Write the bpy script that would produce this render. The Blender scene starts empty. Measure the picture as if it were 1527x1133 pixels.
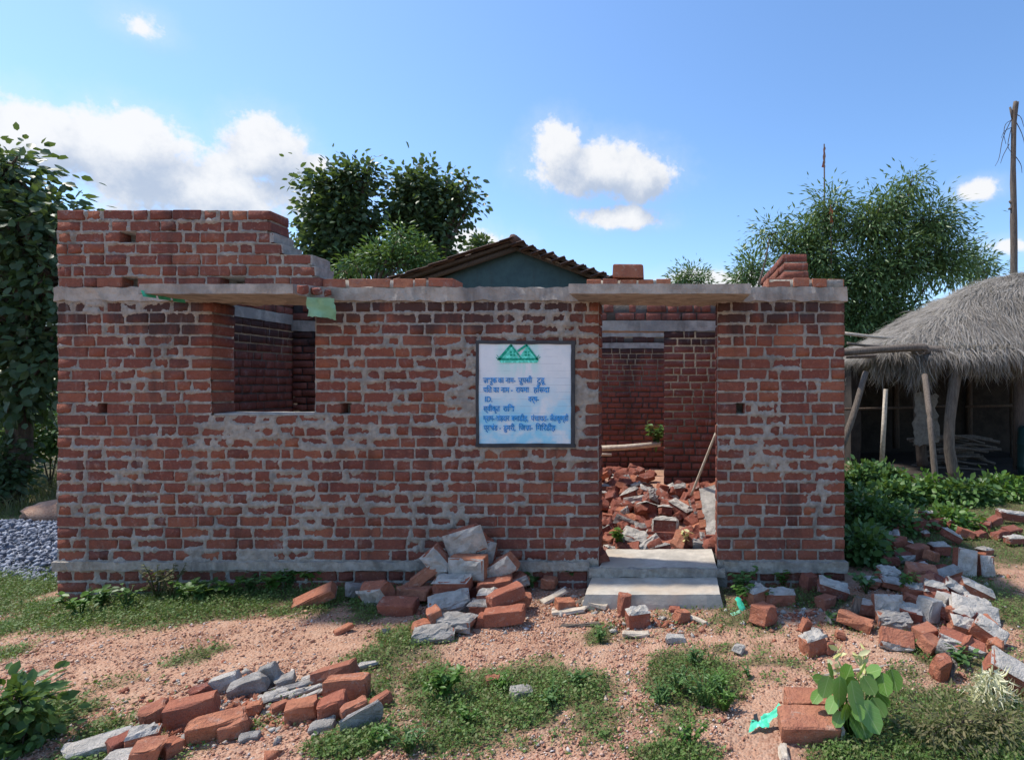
import bpy, bmesh, math, random
import numpy as np
from mathutils import Vector, Matrix, Euler, noise as mnoise

R = math.radians
S = bpy.context.scene
COL = S.collection
rnd = random.Random(7)
rng = np.random.default_rng(7)

# ------------------------------------------------------------------ camera
CH, FPX, VX, VY = 1.6, 860.0, 1000.0, 570.0     # eye height, focal length and vanishing point in photo pixels
cam = bpy.data.cameras.new('camera')
cam.sensor_width = 36
cam.lens = 36 * FPX / 1527
cam.shift_x = (763.5 - VX) / 1527
cam.shift_y = (VY - 566.5) / 1527
cam.clip_end = 2000
cam.clip_start = 0.05
camo = bpy.data.objects.new('camera', cam)
COL.objects.link(camo)
camo.location = (0, 0, CH)
camo.rotation_euler = (R(90), 0, 0)
S.camera = camo

# ------------------------------------------------------------------ light
SUN_EL, SUN_AZ = 60, -80      # azimuth from +Y (into the picture), negative = left
S.view_settings.view_transform = 'Standard'
S.view_settings.look = 'None'
S.view_settings.gamma = 1
S.view_settings.use_curve_mapping = False
S.view_settings.exposure = 1.08
sun = bpy.data.lights.new('sun', 'SUN')
sun.energy = 2.4
sun.angle = R(2.5)
sun.color = (1, 0.94, 0.85)
suno = bpy.data.objects.new('sun', sun)
COL.objects.link(suno)
sd = Vector((math.sin(R(SUN_AZ)) * math.cos(R(SUN_EL)), math.cos(R(SUN_AZ)) * math.cos(R(SUN_EL)), math.sin(R(SUN_EL))))
suno.rotation_euler = sd.to_track_quat('Z', 'Y').to_euler()
suno.location = sd * 50


class NT:
    """small node-tree writer"""
    def __init__(self, tree):
        self.t = tree
        self.t.nodes.clear()

    def n(self, typ, ins=None, **attrs):
        nd = self.t.nodes.new(typ)
        for k, v in attrs.items():
            setattr(nd, k, v)
        for k, v in (ins or {}).items():
            self.put(nd.inputs[k], v)
        return nd

    def put(self, sock, v):
        if isinstance(v, bpy.types.NodeSocket):
            self.t.links.new(v, sock)
        elif isinstance(v, bpy.types.Node):
            self.t.links.new(v.outputs[0], sock)
        else:
            if isinstance(v, tuple) and len(v) == 3 and sock.type == 'RGBA':
                v = (*v, 1)
            sock.default_value = v

    def m(self, op, a, b=0.0, c=None, clamp=False):
        ins = {0: a, 1: b}
        if c is not None:
            ins[2] = c
        return self.n('ShaderNodeMath', ins, operation=op, use_clamp=clamp).outputs[0]

    def noise(self, vec, scale, detail=4, rough=0.55, dist=0.0):
        return self.n('ShaderNodeTexNoise', {'Vector': vec, 'Scale': scale, 'Detail': detail, 'Roughness': rough, 'Distortion': dist}).outputs[0]

    def ramp(self, f, stops):
        nd = self.n('ShaderNodeValToRGB', {0: f})
        e = nd.color_ramp.elements
        while len(e) < len(stops):
            e.new(0.5)
        for el, (p, c) in zip(e, stops):
            el.position = p
            el.color = (*c, 1) if isinstance(c, tuple) else (c, c, c, 1)
        return nd.outputs[0]

    def step(self, v, a, b):
        return self.n('ShaderNodeMapRange', {0: v, 1: a, 2: b, 3: 0.0, 4: 1.0}, interpolation_type='SMOOTHSTEP').outputs[0]

    def mix(self, f, a, b, blend='MIX'):
        nd = self.n('ShaderNodeMix', data_type='RGBA', blend_type=blend)
        self.put(nd.inputs[0], f)
        self.put(nd.inputs[6], a)
        self.put(nd.inputs[7], b)
        return nd.outputs[2]

    def scaled(self, vec, s):
        return self.n('ShaderNodeMapping', {'Vector': vec, 'Scale': s}).outputs[0]


# sky: Nishita, with cumulus clouds that stand in fixed directions and thin scattered ones elsewhere
world = bpy.data.worlds.new('World')
S.world = world
world.use_nodes = True
T = NT(world.node_tree)
sky = T.n('ShaderNodeTexSky', sky_type='NISHITA', sun_disc=False, sun_elevation=R(SUN_EL), sun_rotation=R(SUN_AZ),
          air_density=1.0, dust_density=0.8, ozone_density=4.0, altitude=200)
gen = T.n('ShaderNodeTexCoord').outputs['Generated']
sep = T.n('ShaderNodeSeparateXYZ', {0: gen})
az = T.m('ARCTAN2', sep.outputs[0], sep.outputs[1])
el = T.m('ARCSINE', sep.outputs[2])
CLOUDS = [(45, 200, 120, 58, 1.0), (195, 220, 125, 55, 1.0), (395, 225, 72, 52, 1.0), (290, 275, 210, 50, .75), (470, 246, 22, 14, .7),
          (838, 222, 48, 38, 1.0), (895, 250, 105, 42, 1.05), (955, 262, 55, 36, 1.0), (930, 325, 60, 16, .75), (212, 42, 45, 20, .66),
          (1458, 284, 40, 16, .8), (1505, 365, 45, 12, .6), (700, 365, 70, 26, .7), (1060, 420, 90, 16, .7), (-150, 240, 160, 60, .9),
          (1800, 330, 120, 40, .8)]
# scattered clouds stand behind and overhead too
behind = T.step(sep.outputs[1], 0.25, -0.1)


def cloud_field(da, de):
    """cloud thickness in the direction (az + da, el + de)"""
    g = T.n('ShaderNodeMapping', {'Vector': gen, 'Location': (3.7 + da, 1.3, 0.4 + de)}).outputs[0]
    nz1, nz2, nz3 = T.noise(g, 8.0, 9, 0.62), T.noise(g, 24.0, 6, 0.6), T.noise(g, 70.0, 5, 0.65)
    puff = T.m('ADD', T.m('ADD', T.m('MULTIPLY', T.m('SUBTRACT', nz1, 0.5), 2.0), T.m('MULTIPLY', T.m('SUBTRACT', nz2, 0.5), 1.9)), T.m('MULTIPLY', T.m('SUBTRACT', nz3, 0.5), 0.9))
    dens = None
    for px, py, rx, ry, w in CLOUDS:
        dx, dz = (px - VX) / FPX, (VY - py) / FPX
        a0, e0 = math.atan2(dx, 1) - da, math.atan2(dz, math.hypot(dx, 1)) - de
        k = 1 / (1 + dx * dx)
        ax, ey = rx / FPX * k, ry / FPX * math.sqrt(k)
        u = T.m('DIVIDE', T.m('SUBTRACT', az, a0), ax)
        v = T.m('DIVIDE', T.m('SUBTRACT', el, e0), ey)
        d = T.m('MULTIPLY', T.m('SUBTRACT', 1.0, T.m('SQRT', T.m('ADD', T.m('MULTIPLY', u, u), T.m('MULTIPLY', v, v)))), w)
        dens = d if dens is None else T.m('MAXIMUM', dens, d)
    far = T.m('SUBTRACT', T.m('MULTIPLY', T.noise(T.scaled(g, (1, 1, 2.5)), 2.3, 5, 0.55), 2.2), 1.62)
    dens = T.m('MAXIMUM', dens, T.m('SUBTRACT', far, T.m('MULTIPLY', T.m('SUBTRACT', 1.0, behind), 3.0)))
    return dens, puff


dens, puff = cloud_field(0, 0)
dens2, puff2 = cloud_field(-0.018, 0.035)
body = T.m('ADD', dens, T.m('MULTIPLY', puff, 0.60))
body2 = T.m('ADD', dens2, T.m('MULTIPLY', puff2, 0.60))
cover = T.step(body, -0.16, 0.30)
lit = T.step(T.m('SUBTRACT', T.m('SUBTRACT', body, body2), T.m('MULTIPLY', body2, 0.35)), -0.95, 0.85)  # sunward and shaded sides of the clouds, painted into their colour
ccol = T.mix(lit, (0.52, 0.60, 0.74), (1.0, 1.0, 1.0))
# thin high veil that whitens the sky in places
hs = T.n('ShaderNodeHueSaturation', {'Saturation': 1.10, 'Value': 0.86, 'Color': sky.outputs[0]})
bg1 = T.n('ShaderNodeBackground', {0: hs.outputs[0], 1: 0.136})
bg2 = T.n('ShaderNodeBackground', {0: ccol, 1: 0.46})
veil = T.m('MULTIPLY', T.step(T.m('ADD', dens, T.m('MULTIPLY', puff, 0.45)), -0.75, 0.7), 0.30)
mx = T.n('ShaderNodeMixShader', {0: T.m('MAXIMUM', T.m('MULTIPLY', cover, 0.94), veil), 1: bg1.outputs[0], 2: bg2.outputs[0]})
T.n('ShaderNodeOutputWorld', {0: mx.outputs[0]})


# ------------------------------------------------------------------ placing
def sm(a, b, v):
    t = min(1, max(0, (v - a) / (b - a)))
    return t * t * (3 - 2 * t)


def gz(x, y):
    """height of the ground"""
    z = 0.07 - 0.18 * sm(-3.0, -5.6, x) if x < -3 else 0.07
    z -= 0.06 * sm(4.5, 7, y) * (1 - sm(-5, -4, x))
    if y < 5 or x < -4.6 or x > 1.4:
        z += 0.016 * mnoise.noise((x * 1.3, y * 1.3, 0)) + 0.008 * mnoise.noise((x * 5, y * 5, 3))
    return z


def P(px, py, Y):
    return Vector(((px - VX) / FPX * Y, Y, CH - (py - VY) / FPX * Y))


def G(px, py, h=0.0):
    """the point h above the ground that stands at this place of the photograph"""
    Y = 4.0
    for _ in range(12):
        X = (px - VX) / FPX * Y
        Y = (CH - gz(X, Y) - h) * FPX / max(4, py - VY)
    return Vector(((px - VX) / FPX * Y, Y, gz((px - VX) / FPX * Y, Y) + h))


# ------------------------------------------------------------------ materials
MATS = {}


def material(name):
    m = bpy.data.materials.new(name)
    m.use_nodes = True
    MATS[name] = m
    return m, NT(m.node_tree)


def finish(T, col, rough=0.85, bump=None, bstr=0.3, bdist=0.01, spec=0.3):
    b = T.n('ShaderNodeBsdfPrincipled', {'Base Color': col, 'Roughness': rough, 'Specular IOR Level': spec})
    if bump is not None:
        bn = T.n('ShaderNodeBump', {'Strength': bstr, 'Distance': bdist, 'Height': bump})
        T.put(b.inputs['Normal'], bn.outputs[0])
    T.n('ShaderNodeOutputMaterial', {0: b.outputs[0]})


def pos(T):
    return T.n('ShaderNodeNewGeometry').outputs['Position']


def brick_material(name, tones, island, dirt=1.0, mortar=0.3, stain=True):
    m, T = material(name)
    p = pos(T)
    r = T.n('ShaderNodeNewGeometry').outputs['Random Per Island'] if island else T.n('ShaderNodeObjectInfo').outputs['Random']
    c = T.ramp(r, [(i / (len(tones) - 1), t) for i, t in enumerate(tones)])
    n1 = T.noise(p, 14, 5, 0.6)
    c = T.mix(T.m('MULTIPLY', T.step(n1, 0.35, 0.75), 0.55), c, (0.19, 0.062, 0.045))
    n2 = T.noise(p, 42, 4, 0.65)
    c = T.mix(T.m('MULTIPLY', T.step(n2, 0.50, 0.72), 0.35), c, (0.42, 0.16, 0.10))
    n4 = T.noise(p, 95, 3, 0.7)
    c = T.mix(T.m('MULTIPLY', T.step(n4, 0.56, 0.70), 0.55), c, (0.11, 0.05, 0.04))
    c = T.mix(T.m('MULTIPLY', T.step(T.noise(p, 24, 5, .7, .6), 0.56, 0.70), 0.28 if stain else 0.5), c, (0.46, 0.35, 0.28))
    n3 = T.noise(p, 7, 6, 0.68, 0.4)                       # cement dried on to the faces
    cem = T.m('MULTIPLY', T.step(n3, 0.60 - 0.12 * mortar, 0.74), T.step(T.noise(p, 60, 3, .6), 0.34, 0.56))
    c = T.mix(T.m('MULTIPLY', cem, 0.75 * min(1, mortar * 2)), c, (0.37, 0.345, 0.32))
    if stain:
        z = T.n('ShaderNodeSeparateXYZ', {0: p}).outputs[2]
        st = T.noise(T.scaled(p, (5.5, 5.5, 0.8)), 1.0, 5, 0.6)                # rain streaks of black algae
        big = T.noise(p, 0.9, 4, 0.6)
        f = T.m('MULTIPLY', T.step(T.m('ADD', st, T.m('MULTIPLY', T.m('MULTIPLY', T.step(z, 1.75, 2.2), T.step(z, 2.32, 2.28)), 0.25)), 0.50, 0.74), T.step(T.m('ADD', big, T.m('MULTIPLY', T.m('MULTIPLY', T.step(z, 1.9, 2.2), T.step(z, 2.32, 2.28)), 0.15)), 0.38, 0.60))
        c = T.mix(T.m('MULTIPLY', f, 0.82 * dirt), c, (0.045, 0.032, 0.030))
        wh = T.noise(T.scaled(p, (16, 16, 1.6)), 1.0, 4, 0.65)              # lime runs
        f2 = T.m('MULTIPLY', T.step(wh, 0.60, 0.74), T.step(T.noise(p, 1.3, 3), 0.45, 0.62))
        c = T.mix(T.m('MULTIPLY', f2, 0.65), c, (0.42, 0.385, 0.345))
    bmp = T.m('ADD', T.m('MULTIPLY', n2, 0.9), T.m('MULTIPLY', n4, 0.6))
    finish(T, c, 0.92, bmp, 0.9, 0.014, 0.2)
    return m


WALL_TONES = [(0.15, 0.056, 0.044), (0.23, 0.078, 0.051), (0.18, 0.061, 0.046), (0.29, 0.104, 0.060), (0.16, 0.060, 0.047), (0.25, 0.085, 0.053), (0.21, 0.073, 0.051), (0.33, 0.125, 0.070)]
LOOSE_TONES = [(0.40, 0.15, 0.085), (0.46, 0.19, 0.105), (0.34, 0.115, 0.07), (0.42, 0.18, 0.105), (0.30, 0.11, 0.07)]
M_brick = brick_material('brick_fired', WALL_TONES, False)
M_bricks = brick_material('brick_fired_courses', WALL_TONES, True)
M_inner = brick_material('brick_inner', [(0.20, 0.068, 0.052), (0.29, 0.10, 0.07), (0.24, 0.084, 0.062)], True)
M_loose = brick_material('brick_loose', LOOSE_TONES, False, 0.5, 0.25, False)
M_loose_dull = brick_material('brick_loose_dull', [(0.21, 0.072, 0.052), (0.28, 0.095, 0.062), (0.18, 0.066, 0.052)], False, 0.5, 0.5, False)


def grain_material(name, a, b, scale, rough=0.92, bstr=0.5, bdist=0.01, c3=None, stretch=(1, 1, 1), stain=0.0, spec=0.25):
    m, T = material(name)
    p = T.scaled(pos(T), stretch)
    n1, n2, n3 = T.noise(p, scale, 6, 0.65), T.noise(p, scale * 6, 4, 0.65), T.noise(p, scale * 0.22, 4, .6)
    c = T.mix(T.step(n1, 0.33, 0.68), a, b)
    c = T.mix(T.m('MULTIPLY', T.step(n2, 0.52, 0.8), 0.4), c, tuple(v * 0.5 for v in a))
    if c3:
        c = T.mix(T.m('MULTIPLY', T.step(n3, 0.5, 0.68), 0.7), c, c3)
    if stain:
        q = pos(T)
        st = T.step(T.noise(T.scaled(q, (6, 6, 1.0)), 1.0, 5, 0.65), 0.5, 0.72)
        c = T.mix(T.m('MULTIPLY', st, stain), c, (0.06, 0.055, 0.05))
    finish(T, c, rough, T.m('ADD', n1, T.m('MULTIPLY', n2, 0.6)), bstr, bdist, spec)
    return m


M_mortar = grain_material('mortar', (0.48, 0.43, 0.365), (0.32, 0.285, 0.24), 22, bstr=1.0, bdist=.02, c3=(0.24, 0.22, 0.195), stain=0.4)
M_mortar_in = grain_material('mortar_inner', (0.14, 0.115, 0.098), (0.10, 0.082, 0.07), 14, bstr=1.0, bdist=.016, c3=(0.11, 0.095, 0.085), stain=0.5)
M_lump = grain_material('mortar_pale', (0.57, 0.525, 0.465), (0.39, 0.36, 0.315), 18, bstr=1.0, bdist=0.022)
M_lump_grey = grain_material('mortar_grey', (0.41, 0.38, 0.345), (0.27, 0.25, 0.225), 18, bstr=1.0, bdist=0.022)
M_conc = grain_material('cast_concrete', (0.46, 0.405, 0.34), (0.31, 0.275, 0.23), 11, bstr=0.9, bdist=.014, c3=(0.21, 0.195, 0.18), stain=0.45)
M_step = grain_material('worn_concrete', (0.52, 0.475, 0.40), (0.36, 0.33, 0.28), 7, bstr=0.4, c3=(0.47, 0.37, 0.27))
M_wood = grain_material('grey_timber', (0.18, 0.145, 0.115), (0.095, 0.075, 0.06), 10, stretch=(6, 6, .7), bstr=0.6)
M_dark_wood = grain_material('dark_timber', (0.12, 0.085, 0.062), (0.065, 0.045, 0.035), 10, stretch=(6, 6, .7), bstr=0.6)
M_plank = grain_material('splintered_wood', (0.58, 0.50, 0.40), (0.40, 0.33, 0.25), 25, bstr=0.5)
M_bark = grain_material('bark', (0.13, 0.10, 0.075), (0.07, 0.052, 0.04), 12, stretch=(3, 3, .6), bstr=0.9)
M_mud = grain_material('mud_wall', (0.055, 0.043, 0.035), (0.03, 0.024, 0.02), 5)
M_plaster = grain_material('blue_plaster', (0.065, 0.115, 0.125), (0.05, 0.088, 0.10), 3, bstr=0.2, stain=0.3)
M_tile = grain_material('clay_tile', (0.15, 0.085, 0.065), (0.08, 0.052, 0.044), 3, c3=(0.08, 0.06, 0.05))
M_pvc = grain_material('green_plastic', (0.05, 0.52, 0.30), (0.09, 0.68, 0.42), 9, rough=0.45, bstr=0.2, spec=0.5)
M_pvc_pale = grain_material('faded_green_plastic', (0.20, 0.45, 0.29), (0.29, 0.56, 0.38), 9, rough=0.5, bstr=0.2, spec=0.5)
M_black = grain_material('black_paint', (0.035, 0.037, 0.042), (0.06, 0.062, 0.066), 12, rough=0.7, bstr=0.3)
M_drum = grain_material('teal_plastic', (0.015, 0.055, 0.05), (0.01, 0.04, 0.038), 5, rough=0.4, bstr=0.1, spec=0.5)
M_cloth = grain_material('grey_sacking', (0.24, 0.21, 0.17), (0.15, 0.13, 0.11), 20)
M_flag = grain_material('red_cloth', (0.36, 0.08, 0.06), (0.25, 0.06, 0.05), 20)
M_orange = grain_material('orange_cloth', (0.55, 0.16, 0.06), (0.40, 0.10, 0.05), 20)
M_bluestone = None
m, T = material('crushed_stone')
c = T.ramp(T.n('ShaderNodeNewGeometry').outputs['Random Per Island'], [(0, (0.10, 0.115, 0.15)), (0.5, (0.20, 0.22, 0.27)), (1, (0.36, 0.38, 0.43))])
finish(T, c, 0.85, T.noise(pos(T), 90, 3), 0.4)
M_bluestone = m
m, T = material('brick_chips')
c = T.ramp(T.n('ShaderNodeNewGeometry').outputs['Random Per Island'],
           [(0, (0.33, 0.135, 0.085)), (0.25, (0.48, 0.25, 0.16)), (0.5, (0.55, 0.34, 0.23)), (0.72, (0.44, 0.21, 0.14)), (0.88, (0.60, 0.47, 0.37)), (1, (0.50, 0.48, 0.46))])
finish(T, c, 0.9, T.noise(pos(T), 120, 3), 0.4)
M_chips = m


def leaf_material(name, tones, trans=0.35, gloss=0.45):
    m, T = material(name)
    r = T.n('ShaderNodeNewGeometry').outputs['Random Per Island']
    c = T.ramp(r, [(i / (len(tones) - 1), t) for i, t in enumerate(tones)])
    c = T.mix(T.m('MULTIPLY', T.step(T.noise(pos(T), 1.6, 3), .4, .7), 0.35), c, tuple(v * 0.55 for v in tones[0]))
    b = T.n('ShaderNodeBsdfPrincipled', {'Base Color': c, 'Roughness': gloss, 'Specular IOR Level': 0.35})
    tr = T.n('ShaderNodeBsdfTranslucent', {0: T.mix(0.5, c, (0.25, 0.36, 0.03))})
    mxx = T.n('ShaderNodeMixShader', {0: trans, 1: b.outputs[0], 2: tr.outputs[0]})
    T.n('ShaderNodeOutputMaterial', {0: mxx.outputs[0]})
    return m


L_dark = leaf_material('leaf_dark', [(0.042, 0.078, 0.038), (0.07, 0.12, 0.055), (0.105, 0.155, 0.085), (0.055, 0.10, 0.045)], 0.25, 0.42)
L_mid = leaf_material('leaf_mid', [(0.055, 0.12, 0.032), (0.085, 0.175, 0.048), (0.13, 0.23, 0.07)], 0.25)
L_light = leaf_material('leaf_light', [(0.07, 0.16, 0.025), (0.11, 0.22, 0.04), (0.09, 0.18, 0.035)], 0.3)
L_euca = leaf_material('leaf_narrow', [(0.075, 0.14, 0.05), (0.125, 0.21, 0.07), (0.20, 0.29, 0.13)], 0.22, 0.4)
L_grass = leaf_material('leaf_grass', [(0.075, 0.15, 0.03), (0.11, 0.20, 0.042), (0.15, 0.22, 0.06), (0.23, 0.23, 0.10)], 0.25, 0.6)
L_dry = leaf_material('leaf_dry', [(0.15, 0.14, 0.06), (0.10, 0.12, 0.04), (0.25, 0.20, 0.11)], 0.2, 0.7)
L_big = leaf_material('leaf_broad', [(0.085, 0.20, 0.03), (0.15, 0.31, 0.05), (0.22, 0.40, 0.11), (0.12, 0.27, 0.04)], 0.25, 0.35)
T = NT(L_big.node_tree)
r = T.n('ShaderNodeNewGeometry').outputs['Random Per Island']
c = T.ramp(r, [(0, (0.075, 0.18, 0.028)), (.35, (0.14, 0.29, 0.05)), (.7, (0.20, 0.36, 0.10)), (1, (0.11, 0.24, 0.04))])
al_, ac_ = T.n('ShaderNodeAttribute', attribute_name='along').outputs['Fac'], T.m('ABSOLUTE', T.n('ShaderNodeAttribute', attribute_name='across').outputs['Fac'])
rib = T.step(ac_, 0.035, 0.012)
vein = T.step(T.m('ABSOLUTE', T.m('SUBTRACT', T.m('FRACT', T.m('SUBTRACT', T.m('MULTIPLY', al_, 6.0), T.m('MULTIPLY', ac_, 4.5))), .5)), 0.09, 0.03)
c = T.mix(T.m('MULTIPLY', T.m('MAXIMUM', rib, T.m('MULTIPLY', vein, .45)), .6), c, (0.36, 0.48, 0.20))
c = T.mix(T.m('MULTIPLY', T.step(T.noise(pos(T), 55, 4, .7), .55, .7), .4), c, (0.25, 0.26, 0.10))
b = T.n('ShaderNodeBsdfPrincipled', {'Base Color': c, 'Roughness': .42, 'Specular IOR Level': 0.35})
tr = T.n('ShaderNodeBsdfTranslucent', {0: T.mix(0.4, c, (0.30, 0.42, 0.04))})
T.n('ShaderNodeOutputMaterial', {0: T.n('ShaderNodeMixShader', {0: .28, 1: b.outputs[0], 2: tr.outputs[0]}).outputs[0]})
L_yellow = leaf_material('leaf_yellow', [(0.66, 0.63, 0.26), (0.74, 0.71, 0.40), (0.58, 0.55, 0.20)], 0.3)
L_cream = leaf_material('straw_cream', [(0.72, 0.68, 0.42), (0.80, 0.77, 0.58), (0.55, 0.54, 0.25)], 0.25, 0.7)
L_thatch = leaf_material('thatch_straw', [(0.17, 0.145, 0.125), (0.30, 0.265, 0.23), (0.44, 0.40, 0.35), (0.24, 0.21, 0.18), (0.37, 0.33, 0.285)], 0.1, 0.8)


# ------------------------------------------------------------------ objects
def link(o, parent=None):
    COL.objects.link(o)
    if parent is not None:
        o.parent = parent
    return o


def tag(o, label=None, cat=None, group=None, kind=None):
    if label:
        o['label'] = label
    if cat:
        o['category'] = cat
    if group:
        o['group'] = group
    if kind:
        o['kind'] = kind
    return o


def empty(name, loc=(0, 0, 0), label=None, cat=None, group=None):
    o = bpy.data.objects.new(name, None)
    o.location = loc
    link(o)
    return tag(o, label, cat, group)


def mesh_np(name, V, F, mat, parent=None, smooth=False, loc=None):
    """one mesh object out of arrays; F is (n,3) or (n,4)"""
    V = np.asarray(V, dtype=np.float32)
    F = np.asarray(F, dtype=np.int32)
    me = bpy.data.meshes.new(name)
    n, k = F.shape
    me.vertices.add(len(V))
    me.vertices.foreach_set('co', V.ravel())
    me.loops.add(n * k)
    me.loops.foreach_set('vertex_index', F.ravel())
    me.polygons.add(n)
    me.polygons.foreach_set('loop_start', np.arange(0, n * k, k, dtype=np.int32))
    me.polygons.foreach_set('loop_total', np.full(n, k, dtype=np.int32))
    if smooth:
        me.polygons.foreach_set('use_smooth', np.ones(n, dtype=bool))
    me.update(calc_edges=True)
    me.validate()
    me.materials.append(mat)
    o = bpy.data.objects.new(name, me)
    if loc is not None:
        o.location = loc
    return link(o, parent)


def obj_bm(name, bm, mat, parent=None, loc=(0, 0, 0), rot=(0, 0, 0), smooth=False):
    me = bpy.data.meshes.new(name)
    bmesh.ops.recalc_face_normals(bm, faces=bm.faces)
    bm.to_mesh(me)
    bm.free()
    if smooth:
        for p_ in me.polygons:
            p_.use_smooth = True
    me.materials.append(mat)
    o = bpy.data.objects.new(name, me)
    o.location = loc
    o.rotation_euler = rot
    return link(o, parent)


def inst(name, me, parent=None, loc=(0, 0, 0), rot=(0, 0, 0), scale=(1, 1, 1)):
    o = bpy.data.objects.new(name, me)
    o.location, o.rotation_euler, o.scale = loc, rot, scale
    return link(o, parent)


def rough_box(bm, lo, hi, cell=0.06, amp=0.006, seed=0, sharp=True):
    """a box with a subdivided, uneven skin"""
    lo, hi = Vector(lo), Vector(hi)
    b = bmesh.new()
    bmesh.ops.create_cube(b, size=1)
    for v in b.verts:
        v.co = Vector([(lo[i] + hi[i]) / 2 + v.co[i] * (hi[i] - lo[i]) for i in range(3)])
    for ax in range(3):
        n = max(1, int((hi[ax] - lo[ax]) / cell))
        n = min(n, 180)
        for k in range(1, n):
            co = Vector((0, 0, 0))
            co[ax] = lo[ax] + (hi[ax] - lo[ax]) * k / n
            no = Vector((0, 0, 0))
            no[ax] = 1
            bmesh.ops.bisect_plane(b, geom=b.verts[:] + b.edges[:] + b.faces[:], plane_co=co, plane_no=no)
    for v in b.verts:
        d = mnoise.noise_vector(v.co * 9 + Vector((seed, 0, 0))) * amp + mnoise.noise_vector(v.co * 30 + Vector((seed, 5, 0))) * amp * 0.6
        v.co += d
    me = bpy.data.meshes.new('tmp')
    b.to_mesh(me)
    b.free()
    bm.from_mesh(me)
    bpy.data.meshes.remove(me)


def tube(V, F, pts, radii, sides=7, wob=0.0):
    """append a tapering tube to python lists of verts and quads"""
    pts = [Vector(p_) for p_ in pts]
    base = len(V)
    for i, p_ in enumerate(pts):
        t = (pts[min(i + 1, len(pts) - 1)] - pts[max(i - 1, 0)]).normalized()
        a = t.orthogonal().normalized()
        b = t.cross(a)
        for k in range(sides):
            an = 2 * math.pi * k / sides
            r = radii[i] * (1 + wob * rnd.uniform(-1, 1))
            V.append(tuple(p_ + (a * math.cos(an) + b * math.sin(an)) * r))
    for i in range(len(pts) - 1):
        for k in range(sides):
            k2 = (k + 1) % sides
            F.append((base + i * sides + k, base + i * sides + k2, base + (i + 1) * sides + k2, base + (i + 1) * sides + k))
    n = len(V)
    V.append(tuple(pts[0]))
    V.append(tuple(pts[-1]))
    l = base + (len(pts) - 1) * sides
    for k in range(sides):
        k2 = (k + 1) % sides
        F.append((n, base + k2, base + k, base + k))
        F.append((n + 1, l + k, l + k2, l + k2))


def tri(F):
    out = []
    for f in F:
        f = list(dict.fromkeys(f))
        if len(f) == 3:
            out.append(f)
        elif len(f) == 4:
            out += [[f[0], f[1], f[2]], [f[0], f[2], f[3]]]
    return out


def tube_obj(name, pts, radii, mat, parent=None, sides=8, wob=0.06):
    V, F = [], []
    tube(V, F, pts, radii, sides, wob)
    o = Vector(V[0]) if parent is None else Vector((0, 0, 0))
    V = [tuple(Vector(v) - o) for v in V]
    return mesh_np(name, V, tri(F), mat, parent, True, o if parent is None else None)


def curve_pts(pts, n=6):
    """Catmull-Rom through the points"""
    pts = [Vector(p_) for p_ in pts]
    q = [pts[0] * 2 - pts[1]] + pts + [pts[-1] * 2 - pts[-2]]
    out = []
    for i in range(1, len(q) - 2):
        for k in range(n):
            t = k / n
            out.append(0.5 * ((2 * q[i]) + (q[i + 1] - q[i - 1]) * t + (2 * q[i - 1] - 5 * q[i] + 4 * q[i + 1] - q[i + 2]) * t * t
                              + (3 * q[i] - q[i - 1] - 3 * q[i + 1] + q[i + 2]) * t ** 3))
    out.append(pts[-1])
    return out


# ------------------------------------------------------------------ ground
def vnoise(x, y, seed=0):
    x, y = np.asarray(x, float), np.asarray(y, float)
    xi, yi = np.floor(x).astype(np.int64), np.floor(y).astype(np.int64)
    fx, fy = x - xi, y - yi
    fx, fy = fx * fx * (3 - 2 * fx), fy * fy * (3 - 2 * fy)

    def h(a, b):
        n = (a * 374761393 + b * 668265263 + seed * 1442695041) & 0xffffffff
        n = ((n ^ (n >> 13)) * 1274126177) & 0xffffffff
        return ((n ^ (n >> 16)) & 0xffff) / 65535.0
    return (h(xi, yi) * (1 - fx) + h(xi + 1, yi) * fx) * (1 - fy) + (h(xi, yi + 1) * (1 - fx) + h(xi + 1, yi + 1) * fx) * fy


def fbm(x, y, seed=0, o=4):
    s, a, t = 0, 1, 0
    for k in range(o):
        s = s + a * vnoise(x * 2 ** k, y * 2 ** k, seed + k)
        t += a
        a *= 0.5
    return s / t


# grown-over patches: place and half-size in the photograph, density; turned into ellipses on the ground
PATCH = [(150, 905, 95, 32, 1.1), (260, 905, 130, 35, 1.2), (380, 890, 90, 35, 1.1), (460, 905, 70, 22, .8), (560, 905, 60, 25, .8), (630, 945, 80, 22, 1.0),
         (45, 925, 70, 38, 1.0), (35, 872, 90, 40, 1.7), (60, 850, 60, 25, 1.6), (-20, 985, 60, 25, .8), (760, 1040, 150, 52, 1.25), (700, 1095, 110, 38, .9), (860, 1030, 90, 40, .9), (545, 1110, 85, 28, 1.1), (640, 1010, 50, 26, .9),
         (1030, 1010, 85, 50, 1.1), (985, 1070, 90, 38, .6), (1060, 970, 55, 16, .7), (895, 945, 28, 22, .9), (845, 900, 45, 12, .5), (1180, 890, 70, 24, 1.0), (1130, 905, 30, 22, .9),
         (1260, 900, 70, 18, .7), (1400, 1085, 170, 60, 1.2), (1330, 1120, 160, 30, .9), (1460, 1050, 90, 40, 1.1), (1500, 900, 60, 80, 1.1), (1350, 1000, 45, 20, .8), (1380, 860, 90, 40, .8),
         (1390, 975, 45, 25, .8), (1320, 780, 90, 60, 1.2), (1450, 790, 110, 50, 1.0), (1230, 1010, 35, 16, .5), (40, 1080, 95, 65, 1.0), (150, 1085, 60, 30, .7), (130, 1030, 70, 25, .5), (640, 872, 60, 10, .7), (930, 1115, 60, 20, .4),
         (1020, 1125, 90, 25, .8), (1150, 1010, 40, 25, .4), (460, 1120, 40, 20, .4), (820, 985, 40, 14, .4)]
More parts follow.
